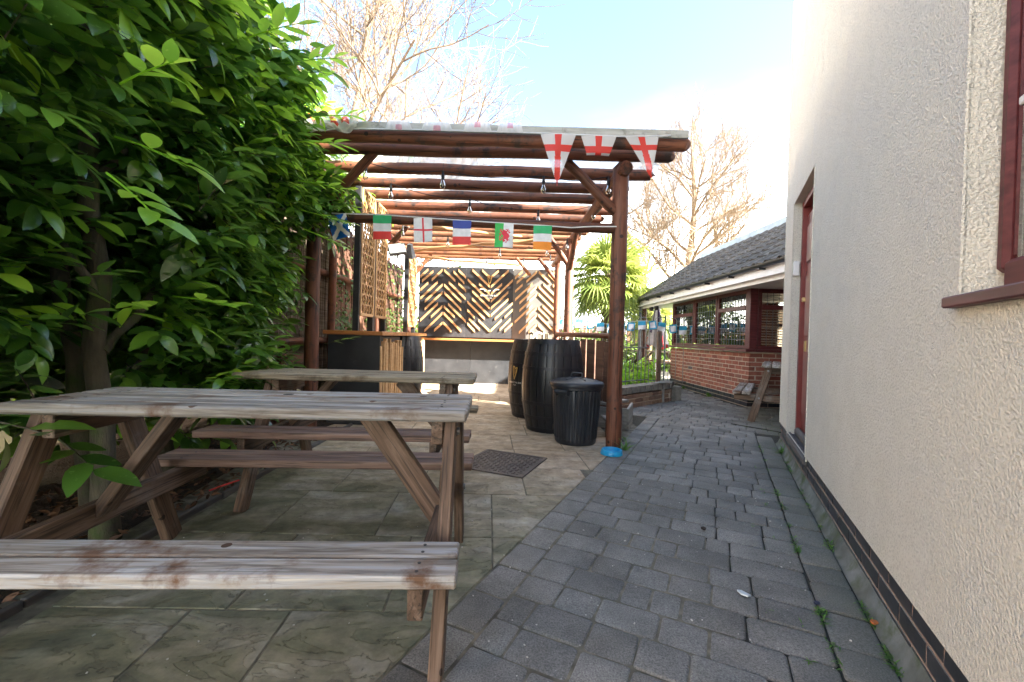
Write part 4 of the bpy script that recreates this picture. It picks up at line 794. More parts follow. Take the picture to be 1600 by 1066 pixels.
def trellis(label, x, y0, y1, z0, z1, post_z):
    t = thing('trellis_screen', label, 'trellis', (x, y0, post_z), group='pine trellis screens on black posts')
    nps = 2
    for k, y in enumerate((y0 - .03, y1 + .03)):
        put('upright', MB().box((0, 0, 0), (.07, .05, z1 - post_z + .02), .003).mesh('upright', M_black), t, Matrix.Translation((x - .03, y, (z1 + post_z)/2)))
    for (a, b) in (((y0, z0), (y0, z1)), ((y1, z0), (y1, z1)), ((y0, z0), (y1, z0)), ((y0, z1), (y1, z1))):
        beam('trellis_frame', (x, a[0], a[1]), (x, b[0], b[1]), .035, .035, M_pine, t, up=(1, 0, 0))
    # woven upright ribs, each waving in and out round the crossbars
    n = max(6, round((y1 - y0) / .052)); nz = 12
    for i in range(1, n):
        y = y0 + (y1 - y0) * i / n; pts = []
        for k in range(25):
            z = z0 + (z1 - z0) * k / 24; ph = math.pi * ((z - z0) / (z1 - z0)) * nz / 2 * 2 + (i % 2) * math.pi
            pts.append((x + .014 * math.sin(ph), y + .016 * math.sin(ph), z))
        put('rib', MB().tube(pts, .0105, 4).mesh('rib', M_pine), t)
    for k in range(1, nz):
        z = z0 + (z1 - z0) * k / nz; put('crossbar', MB().box((0, 0, 0), (.01, y1 - y0, .014)).mesh('crossbar', M_pine), t, Matrix.Translation((x, (y0+y1)/2, z)))
trellis('tall pine trellis screen nearest the camera on the counter', -1.83, 5.05, 5.50, 1.30, 2.80, 1.10)
trellis('tall pine trellis screen in the middle of the three', -1.83, 5.60, 6.03, 1.30, 2.80, 1.10)
trellis('narrow pine trellis screen farthest back, next to the floodlight', -1.80, 7.25, 7.75, 1.22, 2.42, 1.10)
# floodlight and its sensor
fl = thing('floodlight', 'square grey floodlight fixed over the trellis screens under the log rafters', 'floodlight', (-1.84, 6.6, 2.4))
Rf = Matrix.Translation((-1.82, 6.55, 2.40)) @ Euler((R(-28), R(-12), R(18))).to_matrix().to_4x4()
put('housing', MB().box((0, .03, 0), (.27, .06, .20), .012).mesh('housing', M_blk), fl, Rf); put('lens', MB().box((0, -.004, 0), (.24, .006, .165), .003).mesh('lens', plain('floodlight lens', (.42, .46, .42), .2)), fl, Rf)
put('bracket', MB().tube([(-1.82, 6.6, 2.36), (-1.86, 6.75, 2.3), (-1.9, 6.95, 2.42)], .016, 6).mesh('bracket', M_blk), fl)
sn = thing('wall_speaker', 'small grey cone-shaped loudspeaker beside the floodlight under the rafters', 'loudspeaker', (-1.66, 6.8, 2.4))
put('horn', MB().lathe([(.02, .10), (.045, .10), (.06, .02), (.095, -.11), (.09, -.115), (.05, -.02)], 4).mesh('horn', plain('grey horn', (.19, .21, .24), .5)), sn, Matrix.Translation((-1.665, 6.75, 2.41)) @ Euler((R(25), R(-12), R(30))).to_matrix().to_4x4())

# ------------------------------------------------------------------ barrels, bin, bowl
def barrel(label, x, y, h, rb, re, rz=0, emblem=False):
    t = thing('barrel', label, 'barrel', (x, y, 0), rz, 'black oak barrels under the pergola'); B = WM[t]
    ns = 22; rad = lambda z: re + (rb - re) * (1 - ((z - h/2) / (h/2)) ** 2)
    for k in range(ns):
        a0, a1 = 2*math.pi*(k + .035)/ns, 2*math.pi*(k + .965)/ns; vs = []; q = 9
        for i in range(q):
            z = h * i / (q - 1)
            for (a, r) in ((a0, rad(z) - .003), ((a0*.8 + a1*.2), rad(z)), ((a0*.2 + a1*.8), rad(z)), (a1, rad(z) - .003), (a1, rad(z) - .02), (a0, rad(z) - .02)): vs.append((r*math.cos(a), r*math.sin(a), z))
        fs = [(i*6+j, i*6+(j+1) % 6, (i+1)*6+(j+1) % 6, (i+1)*6+j) for i in range(q-1) for j in range(6)] + [tuple(6*(q-1)+j for j in range(6))]
        put('stave', MB().add(vs, fs).mesh('stave', M_blackw, 25), t, B)
    for z, wd in ((.03, .05), (.17, .04), (.335, .035), (h - .335, .035), (h - .17, .04), (h - .03, .05)):
        m = MB().lathe([(rad(z - wd/2) - .002, z - wd/2), (rad(z - wd/2) + .004, z - wd/2), (rad(z + wd/2) + .004, z + wd/2), (rad(z + wd/2) - .002, z + wd/2)], 44); put('hoop', m.mesh('hoop', M_grille, 40), t, B)
    put('head', MB().tube([(0, 0, h - .03), (0, 0, h - .012)], re - .012, 36).mesh('head', M_blackw, 40), t, B)
    if emblem:
        A = R(-139) - rz
        def bend(v, z0=.60): r = rad(z0 + v[2]) + .006; a = A + v[0] / rb; return ((r - v[1]*.6) * math.cos(a), (r - v[1]*.6) * math.sin(a), z0 + v[2])
        harp(t, B, .088, bend)
        put('lettering', text_mesh('BEHIND THE BAR', .030, .0006, lambda c: bend((c.x, -c.z, c.y), .465)), t, B); put('lettering', text_mesh('ST. JAMES', .015, .0006, lambda c: bend((c.x, -c.z, c.y), .437)), t, B)
    return t
barrel('black oak barrel nearest the camera, right behind the dustbin', .50, 5.04, 1.065, .37, .295, .1)
barrel('black oak barrel with a gold harp emblem and white lettering', .33, 5.86, 1.05, .37, .295, .3, True)
barrel('black oak barrel hidden farthest back in the right-hand row', .33, 7.15, 1.03, .36, .29, .2)
barrel('black oak barrel under the joint of the two left counters', -1.70, 6.55, 1.05, .33, .26, .25)
bn = thing('dustbin', 'black ribbed plastic dustbin with handled lid in front of the barrels', 'dustbin', (.69, 4.42, 0), R(-12)); B = WM[bn]
nr = 34
rf = lambda a, z: 1 + .018 * (1 if math.sin(a * nr) > 0 else -1) * (1 if .06 < z < .555 else 0)
put('body', MB().lathe([(.001, .002), (.20, .002), (.213, .02), (.216, .058), (.218, .062), (.235, .30), (.252, .55), (.254, .558), (.262, .565), (.262, .60), (.25, .60)], nr * 6, rf=rf).mesh('body', M_plastic, 35), bn, B)
put('lid', MB().lathe([(.25, .585), (.276, .585), (.281, .595), (.281, .622), (.272, .634), (.235, .642), (.215, .652), (.205, .652), (.15, .664), (.08, .672), (.001, .675)], 60).mesh('lid', M_plastic, 45), bn, B)
m = MB(); m.tube([(-.055, .0, .668), (-.055, 0, .712), (-.04, 0, .722), (.04, 0, .722), (.055, 0, .712), (.055, 0, .668)], .010, 8); put('lid_handle', m.mesh('lid_handle', M_plastic, 50), bn, B)
m = MB()
for a in range(0, 360, 60): m.box((.12*math.cos(R(a)), .12*math.sin(R(a)), .668), (.14, .012, .008), .002, rot=Matrix.Rotation(R(a), 3, 'Z') @ Matrix.Rotation(R(5), 3, 'Y'))
put('lid_ribs', m.mesh('lid_ribs', M_plastic), bn, B)
for a in (R(-118), R(62)):
    hM = B @ Matrix.Rotation(a, 4, 'Z') @ Matrix.Translation((.262, 0, .545))
    m = MB(); m.box((.018, 0, .012), (.05, .15, .014), .004); m.box((.04, 0, -.005), (.012, .15, .03), .004); m.box((.012, -.065, -.012), (.035, .02, .05), .004); m.box((.012, .065, -.012), (.035, .02, .05), .004); put('side_handle', m.mesh('side_handle', M_plastic), bn, hM)
put('stamp', text_mesh('80L', .03, .0008, lambda c: (math.cos(R(-75) + c.x/.23)*(.2405 + c.z), math.sin(R(-75) + c.x/.23)*(.2405 + c.z), .17 + c.y), plain('scuffed grey', (.12, .12, .13), .6)), bn, B) if False else None
bw2 = put('dog_bowl', MB().lathe([(.001, .012), (.065, .012), (.082, .044), (.09, .046), (.096, .04), (.104, .004), (.103, .0), (.001, .0)], 36, (0, 0, .001)).mesh('dog_bowl', M_blue, 40), None, Matrix.Translation((.97, 3.98, 0)), label='turquoise plastic dog bowl at the foot of the pergola post', cat='bowl')

# ------------------------------------------------------------------ plank gate/fence behind the dustbin, chairs, step
pf = thing('plank_fence', 'short brown plank fence with a rail between dustbin and front post', 'fence', (1.0, 5.5, 0)); A_, B_ = Vector((1.28, 5.05, 0)), Vector((.66, 6.35, 0)); dd = (B_ - A_); LL = dd.length; dd.normalize()
Mf = lambda s, z: Matrix.Translation(A_ + dd * s + Vector((0, 0, z))) @ Matrix.Rotation(math.atan2(dd.y, dd.x), 4, 'Z')
s = .08
while s < LL - .05:
    wd = random.choice((.14, .17, .2)); h = 1.04 + random.uniform(-.02, .02); put('fence_board', MB().box((0, 0, 0), (wd - .02, .02, h), .003, rot=Matrix.Rotation(random.uniform(-.02, .02), 3, 'Y')).mesh('fence_board', M_fence), pf, Mf(s + wd/2, .02 + h/2)); s += wd
log('top_rail', A_ + Vector((0, 0, 1.12)), B_ + Vector((0, 0, 1.14)), .035, M_stain, pf); log('lower_rail', A_ + Vector((0, .06, .35)), B_ + Vector((0, .06, .35)), .03, M_fence, pf)
for s in (.0, LL): log('fence_post', A_ + dd*s, A_ + dd*s + Vector((0, 0, 1.18)), .045, M_stain, pf)
def arm_chair(label, x, y, rz):
    t = thing('garden_chair', label, 'chair', (x, y, 0), rz, 'pale bentwood garden chairs behind the barrels'); B = WM[t]; Mw = M_old2
    for sx_ in (-1, 1):
        put('arm', MB().tube([(sx_*.26, -.26, .95), (sx_*.27, -.12, 1.10), (sx_*.27, .06, 1.16), (sx_*.27, .22, 1.14)], [.02, .022, .022, .02], 6).mesh('arm', Mw, 50), t, B)
        beam('leg', (sx_*.25, -.22, 0), (sx_*.25, -.22, .96), .04, .04, Mw, t, B); beam('leg', (sx_*.25, .22, 0), (sx_*.25, .24, 1.2), .04, .04, Mw, t, B)
    for k in range(4): beam('seat_slat', (-.24, -.2 + k*.12, .70), (.24, -.2 + k*.12, .70), .09, .02, Mw, t, B)
    for k in range(3): beam('back_slat', (-.2 + k*.2, .24, .74), (-.2 + k*.2, .26, 1.15), .08, .018, Mw, t, B, up=(0, 1, 0))
arm_chair('left pale bentwood garden chair, arms showing over the nearest barrel', .62, 6.4 + .75, R(15)); arm_chair('right pale bentwood garden chair against the plank fence rail', .62, 6.45, R(-25))
st = thing('timber_step', 'grey timber step with open end behind the front pergola post', 'step', (1.25, 5.2, 0))
beam('tread', (1.02, 5.75, .285), (1.36, 5.35, .285), .5, .035, M_deck, st); beam('tread', (1.05, 4.75, .19), (1.22, 4.75, .19), .3, .03, M_deck, st)
beam('riser', (1.40, 5.02, .13), (1.60, 5.55, .13), .03, .26, M_deck, st); beam('riser', (1.06, 4.66, .08), (1.21, 4.66, .08), .03, .17, M_fence, st); beam('riser', (1.22, 4.62, .1), (1.22, 4.95, .1), .03, .2, M_deck, st); beam('riser', (1.02, 5.15, .14), (1.39, 5.02, .14), .03, .25, M_deck, st)

# ------------------------------------------------------------------ festoon lights
def festoon(label, ys, bulbs, zc=2.80):
    t = thing('festoon_lights', label, 'string lights', (bulbs[0][0], bulbs[0][1], zc), group='festoon light strings under the rafters')
    pts = []
    for i in range(len(bulbs) - 1):
        a, b = Vector((bulbs[i][0], bulbs[i][1], bulbs[i][2] + .11)), Vector((bulbs[i+1][0], bulbs[i+1][1], bulbs[i+1][2] + .11))
        for k in range(8): q = k / 8; pts.append(a.lerp(b, q) - Vector((0, 0, .045 * math.sin(math.pi*q))))
    pts.append(Vector((bulbs[-1][0], bulbs[-1][1], bulbs[-1][2] + .11)))
    put('cable', MB().tube(pts, .0045, 5).mesh('cable', M_cord, 60), t)
    for (x, y, z) in bulbs:
        M = Matrix.Translation((x, y, z)); h = put('lamp_holder', MB().lathe([(.001, .115), (.012, .11), (.012, .07), (.017, .065), (.017, .02), (.001, .018)], 10).mesh('lamp_holder', M_cord, 50), t, M)
        put('hanger', MB().tube([(0, 0, .1), (.004, 0, 2.83 - z)], .0022, 4).mesh('hanger', M_cord), t, M)
        b_ = put('bulb', MB().lathe([(.013, .02), (.016, .005), (.026, -.02), (.029, -.042), (.022, -.062), (.001, -.072)], 14).mesh('bulb', M_bulb, 80), t, M)
        put('filament', MB().tube([(-.006, 0, .01), (-.008, 0, -.035), (0, 0, -.045), (.008, 0, -.035), (.006, 0, .01)], .002, 4).mesh('filament', M_brass), b_, M)
festoon('festoon string with clear bulbs nearest the front of the pergola', 0, [(-1.55, 4.35, 2.72), (-.75, 4.32, 2.64), (.28, 4.38, 2.64), (.955, 4.4, 2.66)])
festoon('second festoon string with clear bulbs from the front of the pergola', 0, [(-1.43, 4.84, 2.68), (-.57, 5.25, 2.66), (.30, 5.6, 2.66), (1.02, 5.55, 2.72)])
festoon('festoon string with clear bulbs under the middle rafters', 0, [(-1.75, 6.6, 2.66), (-1.09, 6.9, 2.58), (-.25, 7.2, 2.48), (.54, 7.0, 2.50), (.86, 6.95, 2.6)])
festoon('festoon string with clear bulbs hanging just before the black back wall', 0, [(-1.95, 8.9, 2.56), (-1.40, 9.0, 2.56), (-.58, 8.9, 2.60), (.2, 8.9, 2.62), (.75, 8.8, 2.70)])

# ------------------------------------------------------------------ bunting
def cloth(w_, h_, nx, ny, shape, colfn, mats, amp=.012, lean=0):
    """hangs from z=0; shape(t) gives the half-width factor at depth t; colfn(s, t) a material index"""
    vs = []; ph = random.random() * 6
    for j in range(ny + 1):
        t = j / ny
        for i in range(nx + 1):
            s = i / nx * 2 - 1; x = s * shape(t) * w_/2 + lean*t; vs.append((x, amp * math.sin(s*2.4 + ph + 3*t) * (.3 + t), -h_ * t))
    fs = [(j*(nx+1)+i, (j+1)*(nx+1)+i, (j+1)*(nx+1)+i+1, j*(nx+1)+i+1) for j in range(ny) for i in range(nx)]
    m = MB(); m.v = vs; m.f = fs; m.m = [colfn((i + .5)/nx*2 - 1, (j + .5)/ny, (i + .5)/nx*2 - 1) for j in range(ny) for i in range(nx)]
    return m.mesh('flag', mats, 80)
DR = ["...#......#..#...", "..##..##..####...", "..#.#.####..##.#.", "..###.#########..", "...##########.##.", "....########..###", "..#..########.##.", ".##.##########...", "..##.##########..", "...#..#########..", "..##...#########.", ".##....#########.", ".#...##########..", ".#..##.########..", ".#..#..#######...", ".##.#.########.#.", "..###.###..####..", "..##..####..##.#.", "......####.#.#...", ".......##..#.....", "..........##....."]
def dragon(s, t, _):
    c = int((s + 1) / 2 * 26) - 5; r = int(t * 36) - 8
    if 0 <= r < 21 and 0 <= c < 17 and DR[r][c] == '#': return 1
    return 0 if s < -.06 else 2
nb = thing('national_bunting', 'bunting of six national flags pinned along the lower pergola rail', 'bunting', (-.5, 4.14, 2.2))
xs = [-1.745, -1.30, -.905, -.52, -.105, .27]
def railz(x): return 2.235 - .045 * (x + 2.08) / 3.06 + .02
pts = [(-2.0, 4.18, 2.275), (-1.78, 4.165, 2.24), (-1.3, 4.16, 2.238), (-.9, 4.16, 2.222), (-.5, 4.16, 2.205), (-.1, 4.16, 2.19), (.27, 4.16, 2.178), (.55, 4.16, 2.165), (.75, 4.155, 2.18), (.99, 4.15, 2.185)]
put('ribbon', MB().tube([Vector(p) + Vector((0, -.012, 0)) for p in pts], .006, 5).mesh('ribbon', M_wcord, 60), nb)
sq = lambda t: 1
flags = [
    (cloth(.18, .235, 24, 30, sq, lambda s, t, _: 1 if abs(abs(s) - abs(2*t - 1)) < .26 else 0, [M_sblue, M_white]), R(-13)),
    (cloth(.18, .235, 2, 12, sq, lambda s, t, _: 0 if t < .34 else (1 if t < .67 else 2), [M_grn, M_white, M_red]), 0),
    (cloth(.18, .235, 22, 28, sq, lambda s, t, _: 1 if abs(s) < .13 or abs(t - .5) < .05 else 0, [M_white, M_dred]), R(-3)),
    (cloth(.18, .235, 2, 12, sq, lambda s, t, _: 0 if t < .30 else (1 if t < .65 else 2), [M_bluef, M_white, M_red]), 0),
    (cloth(.18, .235, 26, 36, sq, dragon, [M_lgrn, M_dred, M_white]), R(1)),
    (cloth(.18, .235, 2, 12, sq, lambda s, t, _: 0 if t < .30 else (1 if t < .66 else 2), [M_grn, M_white, M_orng]), 0)]
for x, (me, a), z in zip(xs, flags, (2.225, 2.232, 2.218, 2.203, 2.187, 2.175)):
    put('flag', me, nb, Matrix.Translation((x, 4.14, z)) @ Matrix.Rotation(a, 4, 'Y'))
eb = thing('england_bunting', 'thin plastic pennant bunting with red crosses along the pergola roof edge', 'bunting', (0, 3.78, 2.93))
cross = lambda s, t, _: 1 if abs(s * (1 - t)) < .17 or abs(t - .27) < .075 else 0
tri = lambda t: max(.02, 1 - t)
put('ribbon', MB().tube([(-1.95, 3.79, 2.93), (-1.75, 3.785, 2.87), (-1.6, 3.785, 2.895), (-.6, 3.785, 2.905), (.2, 3.78, 2.90), (.9, 3.775, 2.888), (1.25, 3.775, 2.90), (1.36, 3.78, 2.915)], .006, 5).mesh('ribbon', M_pw, 60), eb)
put('pennant', cloth(.315, .455, 30, 30, tri, cross, [M_pw, M_pr], .012), eb, Matrix.Translation((.36, 3.77, 2.89)))
def fold(s): return 0
me = cloth(.315, .455, 30, 30, tri, cross, [M_pw, M_pr], .008)
for v in me.vertices:
    if v.co.z < -.165: v.co = Vector((v.co.x, v.co.y + .02, -.165 + (-.165 - v.co.z) * .12))
put('pennant', me, eb, Matrix.Translation((.72, 3.77, 2.885)))
put('pennant', cloth(.30, .36, 30, 30, tri, cross, [M_pw, M_pr], .014, lean=.10), eb, Matrix.Translation((1.10, 3.77, 2.89)))
for (x, wd, h, c) in ((-1.06, .24, .085, .30), (-.72, .28, .085, .22), (-.36, .26, .09, .2), (-.07, .24, .09, .25)):   # pennants blown up over the edge board
    nx, ny = 16, 10; vs = [((i/nx - .5) * wd * (1 - .25*j/ny), -.014 - .014*math.sin(j/ny*math.pi) - .004*math.sin(i*1.7), j/ny*h) for j in range(ny + 1) for i in range(nx + 1)]
    mm_ = MB(); mm_.v = vs; mm_.f = [(j*(nx+1)+i, j*(nx+1)+i+1, (j+1)*(nx+1)+i+1, (j+1)*(nx+1)+i) for j in range(ny) for i in range(nx)]; mm_.m = [1 if abs((i + .5)/nx - .5) < c/2 and (j > 3 if x > -.5 else j < 5) else 0 for j in range(ny) for i in range(nx)]
    put('pennant', mm_.mesh('pennant', [M_pw, M_pp], 80), eb, Matrix.Translation((x, 3.795, 2.895)))
nx, ny = 30, 14; vs = []
for j in range(ny + 1):
    for i in range(nx + 1):
        x = (i/nx - .5) * .46; z = (j/ny) * (.13 + .03*math.sin(i*.9)) - .045 - .03*math.sin(i*.35); vs.append((x, -.03 + .018*math.sin(i*.8 + j*.6) + .01*math.cos(j*1.3), z))
mm_ = MB(); mm_.v = vs; mm_.f = [(j*(nx+1)+i, j*(nx+1)+i+1, (j+1)*(nx+1)+i+1, (j+1)*(nx+1)+i) for j in range(ny) for i in range(nx)]; mm_.m = [1 if (13 < i < 19 and 3 < j < 9) or (i < 9 and j > 10) or (20 < i < 25 and j > 7) else 0 for j in range(ny) for i in range(nx)]
put('pennant', mm_.mesh('pennant', [M_pw, M_pr], 80), eb, Matrix.Translation((-1.66, 3.80, 2.925)))
bb = thing('blue_bunting', 'bunting of small turquoise and white flags on the iron railings', 'bunting', (2.2, 9.6, 1.3))
fm = [cloth(.17, .19, 6, 6, sq, (lambda s, t, _: 0 if abs(s) > .6 or t < .16 or t > .85 else 1) if k % 2 else (lambda s, t, _: 0 if t < .5 else 1), [M_cyan, M_white], .02) for k in range(4)]
pts = []
for k in range(15):
    x = .95 + k * .235; z = 1.48 + .05 * math.sin(k * .9) ; pts.append((x, 9.60, z))
    if k < 14: put('flag', fm[k % 4], bb, Matrix.Translation((x + .1, 9.59, z + .0)) @ Matrix.Rotation(random.uniform(-.2, .2), 4, 'Y'))
put('ribbon', MB().tube(pts, .005, 5).mesh('ribbon', M_wcord), bb)

# ------------------------------------------------------------------ low curved bed wall, railings, parasol
lw = thing('low_bed_wall', 'low curved brown brick wall with a grey soldier-course coping under the railings', 'wall', (2, 7, 0))
M_bbr = [mat('brown brick %d' % i, [(.25, tuple(x*.6 for x in c)), (.7, c)], (12, 12, 12), 6, .9, .6, (70, 70, 70), .003, rnd=.2) for i, c in enumerate(((.27, .17, .11), (.22, .13, .09), (.30, .20, .14)))]
M_cop = mat('lichened grey coping', [(.25, (.10, .095, .08)), (.6, (.2, .19, .165)), (.8, (.27, .26, .23))], (12, 12, 12), 6, .9, .6, rnd=.15)
curve = [Vector((1.28, 6.15, 0)), Vector((1.62, 6.55, 0)), Vector((2.02, 6.95, 0)), Vector((2.42, 7.32, 0)), Vector((2.80, 7.66, 0)), Vector((2.95, 7.95, 0))]
def along(cv, s):
    for a, b in zip(cv[:-1], cv[1:]):
        l = (b - a).length
        if s <= l: return a.lerp(b, s / l), (b - a).normalized()
        s -= l
    return cv[-1], (cv[-1] - cv[-2]).normalized()
TL = sum((b - a).length for a, b in zip(curve[:-1], curve[1:]))
m = MB()
for s in np.arange(0, TL - .05, .1):
    p, d = along(curve, s + .05); m.box(p + Vector((0, 0, .09)), (.12, .19, .24), 0, rot=Matrix.Rotation(math.atan2(d.y, d.x), 3, 'Z'))
core_ = put('core', m.mesh('core', M_mortar), lw)
bb_ = [MB().box((0, 0, 0), (.208, .21, .062), .004, jit=.002).mesh('brick', mm) for mm in M_bbr]; cb_ = MB().box((0, 0, 0), (.066, .225, .105), .004, jit=.002).mesh('coping_brick', M_cop)
for c in range(3):
    s = .1125 * (c % 2)
    while s < TL - .15:
        p, d = along(curve, s + .11); put('brick', random.choice(bb_), lw, Matrix.Translation(p + Vector((0, 0, .032 + .0745*c))) @ Matrix.Rotation(math.atan2(d.y, d.x), 4, 'Z')); s += .219
s = 0
while s < TL - .03:
    p, d = along(curve, s + .035); put('coping_brick', cb_, lw, Matrix.Translation(p + Vector((0, 0, .285))) @ Matrix.Rotation(math.atan2(d.y, d.x), 4, 'Z')); s += .0755
beam('end_post', (2.66, 7.42, -.02), (2.66, 7.42, .34), .075, .06, M_deck, lw); beam('end_cap', (2.48, 7.30, .35), (2.70, 7.46, .35), .14, .02, M_deck, lw)
fbox('end_block', (3.02, 7.80, .12), (.20, .20, .28), M_cop, lw, .01)
def railing(label, pts, z0, zm, zt, pitch, group, hoop=True):
    t = thing('iron_railing', label, 'railing', pts[0], group=group); L_ = sum((b-a).length for a, b in zip(pts[:-1], pts[1:])); s = 0; bars = []
    while s < L_ - 1e-3: p, d = along(pts, s); bars.append(p.copy()); s += pitch
    for z in (z0 + .06, zm): put('rail', MB().tube([p + Vector((0, 0, z)) for p in bars], .011, 5).mesh('rail', M_metal, 60), t)
    i = 0
    while i < len(bars):
        a = bars[i]
        if hoop and i + 1 < len(bars):
            b = bars[i+1]; c = (a+b)/2; r = (b-a).length/2; dd_ = (b-a).normalized()
            pts_ = [a + Vector((0, 0, z0))] + [c - dd_*r*math.cos(k*math.pi/8) + Vector((0, 0, zt - r + r*math.sin(k*math.pi/8))) for k in range(9)] + [b + Vector((0, 0, z0))]
            put('hoop_bar', MB().tube(pts_, .0075, 5).mesh('hoop_bar', M_metal, 70), t); i += 2
        else: put('bar', MB().tube([a + Vector((0, 0, z0)), a + Vector((0, 0, zt - .02))], .0075, 5).mesh('bar', M_metal), t); i += 1
    return t
railing('hooped grey iron railing standing on the low curved bed wall', [Vector((1.55, 6.9, 0)), Vector((2.1, 7.45, 0)), Vector((2.62, 7.9, 0))], .30, .95, 1.28, .125, 'hooped iron railings')
railing('long hooped iron railing hung with the turquoise bunting', [Vector((.9, 9.75, 0)), Vector((4.2, 9.75 + .0, 0))], .1, 1.34, 1.62, .17, 'hooped iron railings')
gp = thing('gate_post', 'slim weathered timber gate post at the end of the curved railing', 'post', (2.78, 8.0, 0)); beam('post', (2.78, 7.98, 0), (2.78, 7.98, 1.26), .07, .07, M_leg, gp)
gt = thing('iron_gate', 'grey iron gate standing open beside the brick bay', 'gate', (3.9, 11.1, 0))
for x in (3.84, 3.98): put('stile', MB().tube([(x, 11.0, .05), (x, 11.0, 1.75)], .02, 6).mesh('stile', M_steelg), gt)
for z in (.15, .95, 1.7): put('gate_rail', MB().tube([(3.84, 11.0, z), (3.98, 11.0, z)], .014, 5).mesh('gate_rail', M_steelg), gt)
put('latch', MB().box((3.86, 10.97, .98), (.1, .03, .12), .01).mesh('latch', M_steelg), gt)
pa = thing('folded_parasol', 'folded purple and white parasol on a pole behind the eave post', 'parasol', (4.42, 12.9, 0))
put('pole', MB().tube([(4.40, 12.9, 0), (4.40, 12.9, 2.5)], .02, 8).mesh('pole', M_fascia), pa)
m = MB(); rows = 16; nn = 40
for j in range(rows + 1):
    t = j / rows; z = 2.35 - 1.45*t; r0 = .03 + .26*t**1.1
    for k in range(nn): a = 2*math.pi*k/nn; r = r0 * (1 + .32*math.sin(a*5 + 2*t) * (.3 + t)); m.v.append((4.40 + r*math.cos(a), 12.9 + r*math.sin(a)*.8, z - .10*t*math.sin(a*3)))
m.f = [(j*nn+k, j*nn+(k+1) % nn, (j+1)*nn+(k+1) % nn, (j+1)*nn+k) for j in range(rows) for k in range(nn)]
m.m = [(1 if (k // 5) % 2 else 0) if j < 12 else (2 if (k // 5) % 3 == 0 else 1) for j in range(rows) for k in range(nn)]
put('canopy', m.mesh('canopy', [plain('parasol purple', (.06, .03, .11), .8), plain('parasol pale', (.50, .45, .5), .8), plain('parasol red', (.6, .05, .06), .8)], 50), pa)

# ------------------------------------------------------------------ leaves
def leaf_proto(l, wd, droop=.18, fold=.22, n=5):
    """points along x: left edge, midrib, right edge; pointed oval"""
    V = []; F = []
    for i in range(n + 1):
        t = i / n; ww = wd/2 * (math.sin(math.pi * min(1, t**.85 * .97 + .015)) ** .72) if 0 < i < n else wd * .03
        x = l * t; z = -droop * l * t * t; V += [(x, -ww, z + fold*ww), (x, 0, z), (x, ww, z + fold*ww)]
    for i in range(n): a = i*3; F += [(a, a+3, a+4, a+1), (a+1, a+4, a+5, a+2)]
    return np.array(V), np.array(F)
def rotm(d, up):
    x = d / np.linalg.norm(d, axis=1, keepdims=True); y = np.cross(up, x); y /= np.linalg.norm(y, axis=1, keepdims=True) + 1e-9; z = np.cross(x, y)
    return np.stack([x, y, z], axis=2)
def scatter(protos, P, D, Up, Sc, name, mats, mi=None):
    Vs = []; Fs = []; MI = []; b = 0; k = RNG.integers(0, len(protos), len(P)); Rm = rotm(D, Up)
    for q, (V, Fq) in enumerate(protos):
        s = np.where(k == q)[0]
        if not len(s): continue
        W_ = np.einsum('nij,vj->nvi', Rm[s], V) * Sc[s][:, None, None] + P[s][:, None, :]; nv = len(V)
        Vs.append(W_.reshape(-1, 3)); Fs.append((Fq[None] + (np.arange(len(s)) * nv)[:, None, None] + b).reshape(-1, 4)); b += len(s) * nv
        if mi is not None: MI.append(np.repeat(mi[s], len(Fq)))
    return np_mesh(name, np.concatenate(Vs), np.concatenate(Fs), mats, True, np.concatenate(MI) if mi is not None else None)
LP = [leaf_proto(.125, .052, .10, .25), leaf_proto(.14, .06, .30, .15), leaf_proto(.11, .045, .05, .4), leaf_proto(.13, .056, .2, -.1), leaf_proto(.10, .05, .4, .3)]
def hedge_front(y, z):   # x of the clipped face; bulges over the table, retreats near the soil
    f = -2.02 + .20 * np.clip((z - 1.2) / 1.0, 0, 1) + .22 * np.clip((z - 2.1) / .9, 0, 1) - .1*np.clip((.6 - z)/.5, 0, 1)
    f = f + .10 * np.sin(y*2.3 + z*1.7) + .07 * np.sin(y*5.1 - z*3.3 + 1) + .05*np.sin(z*7 + y)
    f = f - .30 * np.clip((y - 3.1)/1.0, 0, 1) * np.clip((2.6 - z) / .8, 0, 1)
    f = f - .42 * np.clip((y - 3.1)/.6, 0, 1) * np.clip((z - 2.2) / .5, 0, 1)
    return f
hd = thing('laurel_hedge', 'tall glossy cherry laurel hedge with pale trunks along the left side of the patio', 'hedge', (-2.5, 2.4, 0))
NS = 5200; ys = RNG.uniform(.75, 6.6, NS); zs = RNG.uniform(.25, 3.75, NS); dep = RNG.exponential(.22, NS)
ok = np.ones(NS, bool)
ok &= ~((zs < .55) & (RNG.random(NS) > .22)); ok &= ~((ys < 2.75) & (zs < 1.02) & (RNG.random(NS) > .20))
ok &= ~((np.abs(ys - 2.08) < .22) & (zs < 1.95) & (RNG.random(NS) > .12)); 
ok &= ~((ys > 4.35) & (zs < 2.75)); ok &= ~((ys > 3.9) & (zs < .8) & (RNG.random(NS) > .3))
top = 3.16 + .05 * np.clip(ys - 4.2, 0, 3) + .10*np.sin(ys*3.1) + .07*np.sin(ys*7.7)
ok &= zs < top
ys, zs, dep = ys[ok], zs[ok], dep[ok]; fx = hedge_front(ys, zs); fx = np.where(ys > 4.35, -2.2 + .15*np.sin(ys*4), fx)
Pb = np.stack([fx - dep, ys, zs], 1)
